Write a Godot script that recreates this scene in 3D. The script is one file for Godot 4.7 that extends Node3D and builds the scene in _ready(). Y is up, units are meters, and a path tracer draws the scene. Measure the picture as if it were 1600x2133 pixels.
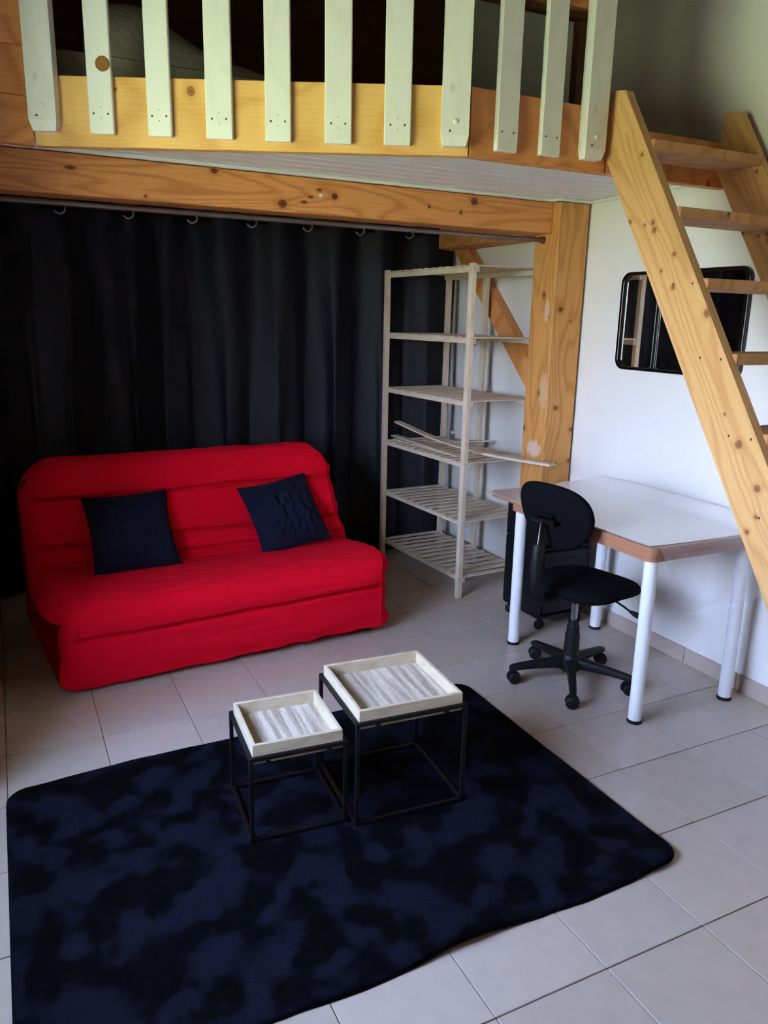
extends Node3D
# A student room under a timber sleeping loft: red sofa bed, tray tables on a navy rug, slatted rack, desk and chair.

class Geo:
	var v := PackedVector3Array()
	var n := PackedVector3Array()
	var t := PackedVector2Array()
	var i := PackedInt32Array()

	func tri(a: Vector3, b: Vector3, c: Vector3, h: Vector3, ua := Vector2.ZERO, ub := Vector2.ZERO, uc := Vector2.ZERO) -> void:
		var f := (b - a).cross(c - a)
		if f.length_squared() < 1e-18:
			return
		var m := f.normalized()
		var s := v.size()
		if f.dot(h) > 0.0:
			v.append_array(PackedVector3Array([a, c, b])); t.append_array(PackedVector2Array([ua, uc, ub]))
		else:
			m = -m
			v.append_array(PackedVector3Array([a, b, c])); t.append_array(PackedVector2Array([ua, ub, uc]))
		for k in 3:
			n.append(m)
			i.append(s + k)

	func quad(a: Vector3, b: Vector3, c: Vector3, d: Vector3, h: Vector3, ua := Vector2.ZERO, ub := Vector2.RIGHT, uc := Vector2.ONE, ud := Vector2.DOWN) -> void:
		tri(a, b, c, h, ua, ub, uc)
		tri(a, c, d, h, ua, uc, ud)

	# A box with chamfered edges. UVs run along the longest side; atlas gives each long side a quarter of the texture.
	func box(xf: Transform3D, s: Vector3, bev := 0.002, ul := 1.0, uw := 0.3, off := Vector2.ZERO, atlas := false, along := -1) -> void:
		var h := s * 0.5
		bev = minf(bev, minf(h.x, minf(h.y, h.z)) * 0.9)
		var L := s.max_axis_index() if along < 0 else along
		var o := [(L + 1) % 3, (L + 2) % 3]
		var uvof := func(p: Vector3, ax: int, sg: float) -> Vector2:
			if ax == L:
				return Vector2((p[o[0]] + h[o[0]]) / ul * 0.3, (p[o[1]] + h[o[1]]) / uw) + off if not atlas else Vector2(0.01 + 0.02 * (p[o[0]] + h[o[0]]) / s[o[0]], 0.02 + 0.2 * (p[o[1]] + h[o[1]]) / s[o[1]])
			var other: int = o[1] if ax == o[0] else o[0]
			var u := (p[L] + h[L]) / ul
			if atlas:
				var band := (0 if ax == o[0] else 2) + (0 if sg > 0 else 1)
				return Vector2((p[L] + h[L]) / s[L], (band + 0.02 + 0.96 * (p[other] + h[other]) / s[other]) * 0.25)
			return Vector2(u, (p[other] + h[other]) / uw + (0.37 if ax == o[0] else 0.0) + (0.19 if sg > 0 else 0.0)) + off
		for ax in 3:
			var a := (ax + 1) % 3
			var b := (ax + 2) % 3
			for sg in [-1.0, 1.0]:
				var q := []
				for k in [[-1, -1], [1, -1], [1, 1], [-1, 1]]:
					var p := Vector3.ZERO
					p[ax] = sg * h[ax]
					p[a] = k[0] * (h[a] - bev)
					p[b] = k[1] * (h[b] - bev)
					q.append(p)
				var nn := Vector3.ZERO
				nn[ax] = sg
				quad(xf * q[0], xf * q[1], xf * q[2], xf * q[3], xf.basis * nn, uvof.call(q[0], ax, sg), uvof.call(q[1], ax, sg), uvof.call(q[2], ax, sg), uvof.call(q[3], ax, sg))
		if bev <= 0.0:
			return
		for ax in 3:   # chamfers that run along ax
			var a := (ax + 1) % 3
			var b := (ax + 2) % 3
			for sa in [-1.0, 1.0]:
				for sb in [-1.0, 1.0]:
					var q := []
					for k in [[0, -1], [0, 1], [1, 1], [1, -1]]:
						var p := Vector3.ZERO
						p[a] = sa * (h[a] - (0.0 if k[0] == 0 else bev))
						p[b] = sb * (h[b] - (bev if k[0] == 0 else 0.0))
						p[ax] = k[1] * (h[ax] - bev)
						q.append(p)
					var nn := Vector3.ZERO
					nn[a] = sa
					nn[b] = sb
					var fa := a if a != L else b
					var fs: float = sa if fa == a else sb
					quad(xf * q[0], xf * q[1], xf * q[2], xf * q[3], xf.basis * nn, uvof.call(q[0], fa, fs), uvof.call(q[1], fa, fs), uvof.call(q[2], fa, fs), uvof.call(q[3], fa, fs))
		for sx in [-1.0, 1.0]:
			for sy in [-1.0, 1.0]:
				for sz in [-1.0, 1.0]:
					var c := Vector3(sx * h.x, sy * h.y, sz * h.z)
					var p1 := c - Vector3(0, sy * bev, sz * bev)
					var p2 := c - Vector3(sx * bev, 0, sz * bev)
					var p3 := c - Vector3(sx * bev, sy * bev, 0)
					var w: Vector2 = uvof.call(p1, o[0], 1.0)
					tri(xf * p1, xf * p2, xf * p3, xf.basis * c, w, w, w)

	# A smooth skin over rows of points; rows and columns may close on themselves.
	func grid(rows: Array, wrap_col := false, wrap_row := false, us := Vector2.ONE, flip := 0) -> void:
		var R := rows.size()
		var Cn: int = rows[0].size()
		var nr := PackedVector3Array()
		nr.resize(R * Cn)
		var cen := Vector3.ZERO
		for r in rows:
			for p in r:
				cen += p
		cen /= R * Cn
		var vol := 0.0
		var re := R if wrap_row else R - 1
		var ce := Cn if wrap_col else Cn - 1
		for r in re:
			var r2 := (r + 1) % R
			for c in ce:
				var c2 := (c + 1) % Cn
				var a: Vector3 = rows[r][c]
				var b: Vector3 = rows[r][c2]
				var d: Vector3 = rows[r2][c]
				var e: Vector3 = rows[r2][c2]
				var f := (e - a).cross(d - b)
				vol += f.dot((a + b + d + e) * 0.25 - cen)
				for k in [r * Cn + c, r * Cn + c2, r2 * Cn + c, r2 * Cn + c2]:
					nr[k] += f
		var sg := 1.0 if vol >= 0.0 else -1.0
		if flip != 0:
			sg = float(flip)
		var s := v.size()
		for r in re + 1:
			for c in ce + 1:
				var k := (r % R) * Cn + c % Cn
				v.append(rows[r % R][c % Cn])
				var m := nr[k] * sg
				n.append(m.normalized() if m.length_squared() > 1e-20 else Vector3.UP)
				t.append(Vector2(us.x * c / ce, us.y * r / re))
		for r in re:
			for c in ce:
				var a := s + r * (ce + 1) + c
				var b := a + 1
				var d := a + ce + 1
				var e := d + 1
				i.append_array(PackedInt32Array([a, e, b, a, d, e] if sg < 0.0 else [a, b, e, a, e, d]) if true else PackedInt32Array())
		# winding is settled against the normals so that front faces run clockwise
		var k0 := i.size() - re * ce * 6
		for q in range(k0, i.size(), 3):
			var f := (v[i[q + 1]] - v[i[q]]).cross(v[i[q + 2]] - v[i[q]])
			if f.dot(n[i[q]] + n[i[q + 1]] + n[i[q + 2]]) > 0.0:
				var w := i[q + 1]
				i[q + 1] = i[q + 2]
				i[q + 2] = w

	func fan(pts: PackedVector3Array, h: Vector3) -> void:
		var c := Vector3.ZERO
		for p in pts:
			c += p
		c /= pts.size()
		for k in pts.size():
			tri(c, pts[k], pts[(k + 1) % pts.size()], h)

	func tube(path: PackedVector3Array, rad: Array, seg := 12, caps := true, closed := false) -> void:
		var rows := []
		var up := Vector3.ZERO
		var m := path.size()
		for k in m:
			var d := (path[(k + 1) % m] - path[(k - 1 + m) % m]) if closed else path[mini(k + 1, m - 1)] - path[maxi(k - 1, 0)]
			d = d.normalized()
			if up == Vector3.ZERO:
				up = d.cross(Vector3.UP if absf(d.y) < 0.9 else Vector3.RIGHT).normalized()
			up = (up - d * up.dot(d)).normalized()
			var side := d.cross(up)
			var row := PackedVector3Array()
			var r: float = rad[mini(k, rad.size() - 1)]
			for j in seg:
				var a := TAU * j / seg
				row.append(path[k] + (up * cos(a) + side * sin(a)) * r)
			rows.append(row)
		grid(rows, true, closed)
		if caps and not closed:
			fan(rows[0], path[0] - path[1])
			fan(rows[-1], path[-1] - path[-2])

	func lathe(prof: Array, xf: Transform3D, seg := 20) -> void:   # [radius, height] pairs, creased where a pair repeats
		var cut := [[]]
		for p in prof:
			if cut[-1].size() and cut[-1][-1] == p:
				cut.append([])
			cut[-1].append(p)
		var cen := xf.origin
		for part in cut:
			if part.size() < 2:
				continue
			var rows := []
			for p in part:
				var row := PackedVector3Array()
				for j in seg:
					var a := TAU * j / seg
					row.append(xf * Vector3(p[0] * cos(a), p[1], p[0] * sin(a)))
				rows.append(row)
			var dr: float = part[-1][0] - part[0][0]
			var dy: float = part[-1][1] - part[0][1]
			# outward: for rising profiles away from the axis, for flat ones up when the radius falls
			var probe = (rows[-1][1] as Vector3) - rows[0][0]
			var f = ((rows[1][1] as Vector3) - rows[0][0]).cross((rows[1][0] as Vector3) - rows[0][1])
			var want := xf.basis * Vector3(dy, -dr, 0.0)
			var fl := 1 if f.dot(want) > 0.0 or probe == Vector3.ZERO else -1
			grid(rows, true, false, Vector2.ONE, fl)

	# An outline in x, y swept along z from z0 to z1.
	func prism(poly: PackedVector2Array, z0: float, z1: float, xf := Transform3D(), us := 1.0, smooth := false) -> void:
		var ids := Geometry2D.triangulate_polygon(poly)
		for zz in [z0, z1]:
			var h: Vector3 = xf.basis * Vector3(0, 0, zz - (z0 + z1) * 0.5)
			for k in range(0, ids.size(), 3):
				var p := [poly[ids[k]], poly[ids[k + 1]], poly[ids[k + 2]]]
				tri(xf * Vector3(p[0].x, p[0].y, zz), xf * Vector3(p[1].x, p[1].y, zz), xf * Vector3(p[2].x, p[2].y, zz), h, p[0] * us, p[1] * us, p[2] * us)
		if smooth:
			var a := PackedVector3Array()
			var b := PackedVector3Array()
			for p in poly:
				a.append(xf * Vector3(p.x, p.y, z0))
				b.append(xf * Vector3(p.x, p.y, z1))
			grid([a, b], true)
			return
		var cw := Geometry2D.is_polygon_clockwise(poly)
		for k in poly.size():
			var p := poly[k]
			var q := poly[(k + 1) % poly.size()]
			var o := Vector2(q.y - p.y, p.x - q.x) * (-1.0 if cw else 1.0)
			quad(xf * Vector3(p.x, p.y, z0), xf * Vector3(q.x, q.y, z0), xf * Vector3(q.x, q.y, z1), xf * Vector3(p.x, p.y, z1), xf.basis * Vector3(o.x, o.y, 0), Vector2(0, p.length()), Vector2(0, q.length()), Vector2(1, q.length()), Vector2(1, p.length()))

	func mesh() -> ArrayMesh:
		var a := []
		a.resize(Mesh.ARRAY_MAX)
		a[Mesh.ARRAY_VERTEX] = v
		a[Mesh.ARRAY_NORMAL] = n
		a[Mesh.ARRAY_TEX_UV] = t
		a[Mesh.ARRAY_INDEX] = i
		var m := ArrayMesh.new()
		m.add_surface_from_arrays(Mesh.PRIMITIVE_TRIANGLES, a)
		return m


var taken := {}
var M := {}
var rng := RandomNumberGenerator.new()

func numbered(called: String) -> String:
	var k: int = taken.get(called, 0)
	taken[called] = k + 1
	return called if k == 0 else "%s_%03d" % [called, k]

func obj(called: String, g, m: Material, parent: Node = self, xf := Transform3D()) -> MeshInstance3D:
	var o := MeshInstance3D.new()
	o.mesh = g.mesh() if g is Geo else g
	o.material_override = m
	o.transform = xf
	if parent == self:
		o.name = numbered(called)
		add_child(o)
	else:
		var key := "n_" + called
		var k: int = parent.get_meta(key, 0)
		parent.set_meta(key, k + 1)
		o.name = called if k == 0 else "%s_%03d" % [called, k]
		parent.add_child(o, true)
	return o

func tag(o: Node, label: String, category: String, group := "", kind := "") -> Node:
	o.set_meta("label", label)
	o.set_meta("category", category)
	if group: o.set_meta("group", group)
	if kind: o.set_meta("kind", kind)
	return o

func thing(called: String, label: String, category: String, at := Vector3.ZERO, turn := 0.0, group := "") -> Node3D:
	var o := Node3D.new()
	o.name = numbered(called)
	add_child(o)
	o.position = at
	o.rotation.y = turn
	tag(o, label, category, group)
	return o

func struct(called: String, g, m: Material, label: String, category: String) -> MeshInstance3D:
	var o := obj(called, g, m)
	tag(o, label, category, "", "structure")
	return o

func T(p: Vector3, b := Basis()) -> Transform3D:
	return Transform3D(b, p)

func bx(s: Vector3, bev := 0.002, ul := 1.0, uw := 0.3, off := Vector2.ZERO, atlas := false, along := -1) -> Geo:
	var g := Geo.new()
	g.box(Transform3D(), s, bev, ul, uw, off, atlas, along)
	return g

func rect(g: Geo, lo: Vector3, hi: Vector3, bev := 0.002, ul := 1.0, uw := 0.3, off := Vector2.ZERO, atlas := false, along := -1) -> void:
	g.box(T((lo + hi) * 0.5), hi - lo, bev, ul, uw, off, atlas, along)

func ro(a := 1.0, b := 0.0) -> Vector2:
	return Vector2(rng.randf() * a, rng.randf() * (b if b > 0.0 else a))

# ---------------------------------------------------------------- materials

func noise(freq: float, sd: int, oct := 3) -> FastNoiseLite:
	var f := FastNoiseLite.new()
	f.noise_type = FastNoiseLite.TYPE_SIMPLEX_SMOOTH
	f.frequency = freq
	f.seed = sd
	f.fractal_octaves = oct
	return f

# Sawn timber, grain along x. Knots: [u, v, radius in texture rows, stretch].
func wood(w: int, h: int, light: Color, dark: Color, sd: int, rings: float, contrast: float, knots := [], knot_col := Color(0.28, 0.13, 0.06), bands := 1, patches := [], warp := 0.5) -> ImageTexture:
	var im := Image.create_empty(w, h, false, Image.FORMAT_RGB8)
	var n1 := noise(1.0, sd, 2)
	var n2 := noise(1.0, sd + 7, 2)
	var bh := float(h) / bands
	for y in h:
		var band := int(y / bh)
		var yy := fmod(y, bh) / bh
		for x in w:
			var fx := float(x) / w
			var py := yy
			var kd := 9.0
			var kr := 0.0
			for k in knots:
				if int(k[1] * bands) != band:
					continue
				var dx: float = (fx - k[0]) * w / k[2] / k[3]
				var dy: float = (y - k[1] * h) / k[2]
				if absf(dx) > 9.0 or absf(dy) > 7.0:
					continue
				var d := sqrt(dx * dx + dy * dy)
				py += signf(dy) * 0.9 * k[2] / bh * exp(-dx * dx * 0.12 - absf(dy) * 0.45)
				if d < kd:
					kd = d
					kr = k[2]
			var q := warp * n1.get_noise_2d(fx * 1.7 + band * 17.0, py * 0.8 + band * 3.1)
			var ring := 0.5 + 0.5 * sin(TAU * (py * rings * 0.55 + q * rings))
			ring = ring * ring * ring
			if warp < 0.1:
				ring = clampf(0.35 + 1.1 * n1.get_noise_2d(fx * 0.9, yy * rings), 0.0, 1.0)
			var fib := n2.get_noise_2d(fx * 9.0, y * 0.23)
			var fib2 := n2.get_noise_2d(fx * 60.0 + 40.0, y * 0.75)
			var g := clampf(contrast * (ring * 0.55 + 0.25 * fib + 0.2 * fib2 + 0.1 + 0.25 * q), 0.0, 1.0)
			var c := light.lerp(dark, g)
			if kd < 2.6:
				if kd < 1.0:
					c = c.lerp(knot_col, 0.85 - 0.25 * kd + 0.1 * sin(kd * 9.0))
				else:
					c = c.lerp(dark, (2.6 - kd) / 1.6 * 0.45)
			for p in patches:
				var px: float = (fx - p[0]) / p[2]
				var pd: float = (float(y) / h - p[1]) / p[3]
				var e := px * px + pd * pd + 0.5 * fib2 + 0.3 * fib
				if e < 1.0:
					c = c.lerp(p[4], clampf((1.0 - e) * 1.6, 0.0, 0.85))
			im.set_pixel(x, y, c)
	return ImageTexture.create_from_image(im)

func std(col: Color, rough := 0.6, spec := 0.5, tex: Texture2D = null) -> StandardMaterial3D:
	var m := StandardMaterial3D.new()
	m.albedo_color = col
	m.roughness = rough
	m.metallic_specular = spec
	m.albedo_texture = tex
	return m

func relief(m: StandardMaterial3D, freq: float, strength: float, scale: float, sd: int, oct := 3) -> StandardMaterial3D:
	var nt := NoiseTexture2D.new()
	nt.width = 256
	nt.height = 256
	nt.seamless = true
	nt.as_normal_map = true
	nt.bump_strength = strength
	nt.noise = noise(freq, sd, oct)
	m.normal_enabled = true
	m.normal_texture = nt
	m.uv1_triplanar = true
	m.uv1_world_triplanar = true
	m.uv1_scale = Vector3.ONE * scale
	return m

func mottled(col: Color, col2: Color, freq: float, scale: float, sd: int, rough: float, spec := 0.5, lo := 0.0, up := 1.0) -> StandardMaterial3D:
	var nt := NoiseTexture2D.new()
	nt.width = 256
	nt.height = 256
	nt.seamless = true
	nt.noise = noise(freq, sd, 4)
	var gr := Gradient.new()
	gr.set_color(0, col)
	gr.set_color(1, col2)
	gr.set_offset(0, lo)
	gr.set_offset(1, up)
	nt.color_ramp = gr
	var m := std(Color.WHITE, rough, spec, nt)
	m.uv1_triplanar = true
	m.uv1_world_triplanar = true
	m.uv1_scale = Vector3.ONE * scale
	return m

func materials() -> void:
	var ol := Color(0.88, 0.61, 0.36)
	var od := Color(0.68, 0.39, 0.19)
	# main beam: knots at the places where the photograph has them (x along the beam from -2.2 to 0.708; front face is band 0)
	var kn := []
	for k in [[-1.018, 2.122, 7.0, 1.1], [-0.728, 2.016, 9.0, 1.1], [-0.487, 2.064, 7.0, 1.0], [0.235, 2.100, 9.0, 1.1], [-0.01, 2.058, 4.0, 1.0], [0.163, 2.045, 4.5, 1.0], [-0.63, 2.03, 3.0, 2.4], [-0.60, 2.053, 3.0, 2.0], [-1.297, 2.0, 3.0, 1.0], [-0.559, 2.085, 3.0, 2.0], [-1.57, 2.08, 4.0, 2.5]]:
		kn.append([(k[0] + 2.059) / 2.767, (2 + 0.02 + 0.96 * (k[1] - 1.985) / 0.148) * 0.25, k[2], k[3]])
	M.beam = std(Color.WHITE, 0.55, 0.4, wood(1400, 336, ol, od, 11, 7.0, 0.8, kn, Color(0.26, 0.11, 0.06), 4))
	kn = []
	for k in [[1.612, 0.755, 3.8], [1.104, 0.768, 3.4], [0.984, 0.884, 3.4], [0.811, 0.886, 3.0], [1.553, 0.824, 1.6]]:   # +z face
		kn.append([k[0] / 2.133, (0 + 0.02 + 0.96 * (k[1] - 0.708) / 0.187) * 0.25, k[2] * 2.0, 0.8])
	for k in [[1.181, -1.551, 3.0], [1.575, -1.518, 2.2], [1.684, -1.566, 3.0], [0.978, -1.665, 3.0]]:   # -x face
		kn.append([k[0] / 2.133, (3 + 0.02 + 0.96 * (k[1] + 1.675) / 0.195) * 0.25, k[2] * 2.0, 1.3])
	M.post = std(Color.WHITE, 0.55, 0.4, wood(1024, 384, Color(0.84, 0.61, 0.35), Color(0.66, 0.41, 0.19), 23, 6.0, 0.75, kn, Color(0.4, 0.2, 0.1), 4, [[0.875 / 2.133, (3 + 0.55) * 0.25, 0.024, 0.085, Color(0.86, 0.78, 0.72)], [1.6 / 2.133, (3 + 0.72) * 0.25, 0.03, 0.03, Color(0.86, 0.76, 0.66)], [1.19 / 2.133, (3 + 0.8) * 0.25, 0.05, 0.05, Color(0.85, 0.70, 0.54)]]))
	M.orange = std(Color.WHITE, 0.55, 0.4, wood(1024, 256, ol, od, 37, 5.0, 0.75, [[0.2, 0.3, 5.0, 1.2], [0.55, 0.7, 6.0, 1.1], [0.83, 0.25, 4.0, 1.0], [0.4, 0.5, 3.0, 2.0]], Color(0.36, 0.17, 0.08)))
	M.fascia = std(Color.WHITE, 0.55, 0.4, wood(1024, 256, Color(0.90, 0.72, 0.43), Color(0.76, 0.52, 0.24), 41, 5.0, 0.7, [[0.36, 0.55, 8.0, 1.2], [0.16, 0.4, 3.0, 1.2], [0.19, 0.55, 3.0, 1.0], [0.70, 0.3, 3.0, 1.4], [0.86, 0.6, 3.0, 1.0]], Color(0.48, 0.27, 0.11)))
	kn = []
	for k in [[0.621, 0.081, 5], [0.122, 0.15, 4], [0.366, 0.096, 5], [0.394, 0.091, 6], [0.295, 0.005, 5], [0.523, 0.132, 5], [0.78, 0.17, 8], [0.54, 0.059, 3.5], [1.227, 0.11, 8], [1.383, 0.117, 7], [1.465, 0.077, 4], [1.498, 0.026, 5], [1.115, 0.1, 3], [0.35, 0.06, 3]]:
		kn.append([k[0] / 2.7, (3 + 0.02 + 0.96 * k[1] / 0.18) * 0.25, k[2], 0.9])
	M.stringer = std(Color.WHITE, 0.5, 0.4, wood(1400, 432, Color(0.84, 0.665, 0.435), Color(0.69, 0.48, 0.27), 53, 6.0, 0.7, kn, Color(0.44, 0.27, 0.17), 4))
	M.tread = std(Color.WHITE, 0.6, 0.4, wood(512, 128, Color(0.78, 0.58, 0.38), Color(0.60, 0.41, 0.24), 61, 4.0, 0.8, [[0.82, 0.5, 7.0, 0.8]]))
	M.pale = std(Color.WHITE, 0.7, 0.3, wood(768, 192, Color(0.86, 0.80, 0.71), Color(0.74, 0.65, 0.54), 71, 4.0, 0.6, [[0.25, 0.2, 3.0, 1.0], [0.7, 0.6, 3.0, 1.0]], Color(0.45, 0.32, 0.22)))
	M.tray = std(Color.WHITE, 0.6, 0.35, wood(512, 512, Color(0.86, 0.805, 0.74), Color(0.52, 0.45, 0.385), 83, 16.0, 1.0, [], Color.BLACK, 1, [], 0.03))
	M.tray_rim = std(Color.WHITE, 0.6, 0.35, wood(512, 128, Color(0.80, 0.74, 0.63), Color(0.66, 0.58, 0.46), 87, 3.0, 0.6))
	M.desk = std(Color.WHITE, 0.35, 0.5, wood(512, 256, Color(0.68, 0.49, 0.38), Color(0.58, 0.39, 0.29), 91, 4.0, 0.7))
	M.white_wood = std(Color.WHITE, 0.5, 0.5, wood(512, 128, Color(0.89, 0.90, 0.86), Color(0.83, 0.84, 0.79), 97, 3.0, 0.6, [[0.3, 0.4, 3.0, 2.0]], Color(0.78, 0.78, 0.72)))
	M.soffit = std(Color.WHITE, 0.5, 0.4, wood(512, 64, Color(0.92, 0.925, 0.93), Color(0.87, 0.875, 0.88), 101, 3.0, 0.5))
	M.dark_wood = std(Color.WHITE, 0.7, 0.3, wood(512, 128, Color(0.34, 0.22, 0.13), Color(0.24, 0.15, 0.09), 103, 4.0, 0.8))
	M.wall = relief(std(Color(0.90, 0.90, 0.88), 0.85, 0.3), 0.05, 0.5, 3.0, 5)
	M.grout = std(Color(0.40, 0.34, 0.29), 0.9, 0.2)
	for k in 4:
		var b: Color = [Color(0.730, 0.675, 0.620), Color(0.715, 0.660, 0.605), Color(0.745, 0.685, 0.635), Color(0.725, 0.675, 0.625)][k]
		M["tile%d" % k] = mottled(b * Color(0.975, 0.97, 0.965), b * Color(1.02, 1.02, 1.02), 0.02, 2.1, 200 + k, 0.33, 0.5)
	M.skirt = mottled(Color(0.70, 0.635, 0.58), Color(0.735, 0.67, 0.62), 0.03, 2.0, 210, 0.35)
	M.red = relief(std(Color(0.90, 0.04, 0.155), 0.95, 0.2), 0.12, 5.0, 9.0, 7, 4)
	M.red.rim_enabled = true
	M.red.rim = 0.25
	M.red.rim_tint = 0.8
	M.navy = relief(std(Color(0.085, 0.092, 0.17), 0.9, 0.25), 0.05, 3.0, 6.0, 9, 4)
	M.navy.rim_enabled = true
	M.navy.rim = 0.2
	M.navy.rim_tint = 0.7
	M.curtain = relief(std(Color(0.050, 0.053, 0.105), 0.55, 0.4), 0.1, 3.0, 8.0, 13, 3)
	M.rug = mottled(Color(0.018, 0.020, 0.030), Color(0.080, 0.083, 0.135), 0.018, 1.2, 15, 0.95, 0.15, 0.40, 0.62)
	var pile := NoiseTexture2D.new()
	pile.width = 512
	pile.height = 512
	pile.seamless = true
	pile.as_normal_map = true
	pile.bump_strength = 2.5
	pile.noise = noise(0.22, 151, 3)
	M.rug.normal_enabled = true
	M.rug.normal_texture = pile
	M.rug_edge = std(Color(0.03, 0.03, 0.04), 0.95, 0.2)
	M.black = std(Color(0.050, 0.052, 0.062), 0.55, 0.4)
	M.black_cloth = relief(std(Color(0.050, 0.053, 0.066), 0.95, 0.2), 0.2, 3.0, 12.0, 17, 2)
	M.black_metal = std(Color(0.030, 0.030, 0.035), 0.5, 0.4)
	M.gloss_black = std(Color(0.025, 0.025, 0.028), 0.25, 0.5)
	M.cabinet = std(Color(0.040, 0.047, 0.070), 0.45, 0.45)
	M.white_metal = std(Color(0.90, 0.91, 0.92), 0.35, 0.5)
	M.steel = std(Color(0.72, 0.72, 0.74), 0.28)
	M.steel.metallic = 1.0
	M.rod = std(Color(0.50, 0.48, 0.48), 0.4)
	M.rod.metallic = 0.85
	M.brass = std(Color(0.55, 0.45, 0.36), 0.35)
	M.brass.metallic = 0.9
	M.mirror = std(Color(0.93, 0.93, 0.94), 0.02)
	M.mirror.metallic = 1.0
	M.pad = std(Color(0.92, 0.91, 0.91), 0.3, 0.5)
	M.pad.clearcoat_enabled = true
	M.pad.clearcoat = 0.8
	M.pad.clearcoat_roughness = 0.12
	M.film = std(Color(0.92, 0.94, 0.97, 0.15), 0.06, 0.5)
	M.film.transparency = BaseMaterial3D.TRANSPARENCY_ALPHA
	M.glass = std(Color(0.95, 0.97, 0.97, 0.04), 0.02, 0.5)
	M.glass.transparency = BaseMaterial3D.TRANSPARENCY_ALPHA
	M.screw = std(Color(0.25, 0.22, 0.18), 0.5)
	M.cork = std(Color(0.55, 0.38, 0.20), 0.8, 0.3)
	M.duvet = relief(std(Color(0.60, 0.60, 0.56), 0.95, 0.2), 0.03, 4.0, 3.0, 19)
	M.gap = std(Color(0.10, 0.08, 0.06), 0.9, 0.1)

# ---------------------------------------------------------------- the place

const LOFT_A := Vector3(-1.697, 0, -1.276)   # left end of the loft's slanted front
const LOFT_B := Vector3(-0.362, 0, -0.642)   # its corner
const WR := 0.905                            # right wall
const WL := -2.06                            # left wall beside the sofa; past its corner the window wall stands further out
const WO := -2.5
const WIN := [-0.60, 0.80, 0.97, 2.16]       # window in the left wall: z from, z to, sill, head

func _ready() -> void:
	rng.seed = 20
	var cam := Camera3D.new()
	cam.name = "camera"
	add_child(cam)
	cam.transform = Transform3D(Basis(Vector3(0.89737846, 0.02011878, 0.44080282), Vector3(0.09008441, 0.96956834, -0.22764452), Vector3(-0.43196839, 0.24399276, 0.86825736)), Vector3(-1.8838, 1.5550, 1.8248))
	cam.fov = rad_to_deg(2.0 * atan(1066.5 / 1611.16))
	cam.near = 0.05
	cam.far = 60.0
	cam.current = true

	var we := WorldEnvironment.new()
	we.name = "environment"
	var env := Environment.new()
	var sky := Sky.new()
	var sm := ProceduralSkyMaterial.new()
	sm.sky_top_color = Color(0.64, 0.76, 1.0)
	sm.sky_horizon_color = Color(0.87, 0.91, 1.0)
	sm.ground_horizon_color = Color(0.60, 0.635, 0.50)
	sm.ground_bottom_color = Color(0.55, 0.59, 0.44)
	sm.sky_curve = 0.25
	sm.ground_curve = 0.1
	sm.sky_energy_multiplier = 1.0
	sky.sky_material = sm
	env.background_mode = Environment.BG_SKY
	env.sky = sky
	env.background_energy_multiplier = 19.0
	env.tonemap_mode = Environment.TONE_MAPPER_LINEAR
	env.tonemap_exposure = 2.6
	env.sdfgi_enabled = true
	env.ssao_enabled = true
	env.ssil_enabled = true
	we.environment = env
	add_child(we)

	materials()
	room()
	loft()
	railing()
	stairs()
	curtains()
	sofa()
	rug()
	tray_tables()
	rack()
	desk()
	cabinet()
	chair()
	mirror()
	bedding()

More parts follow.
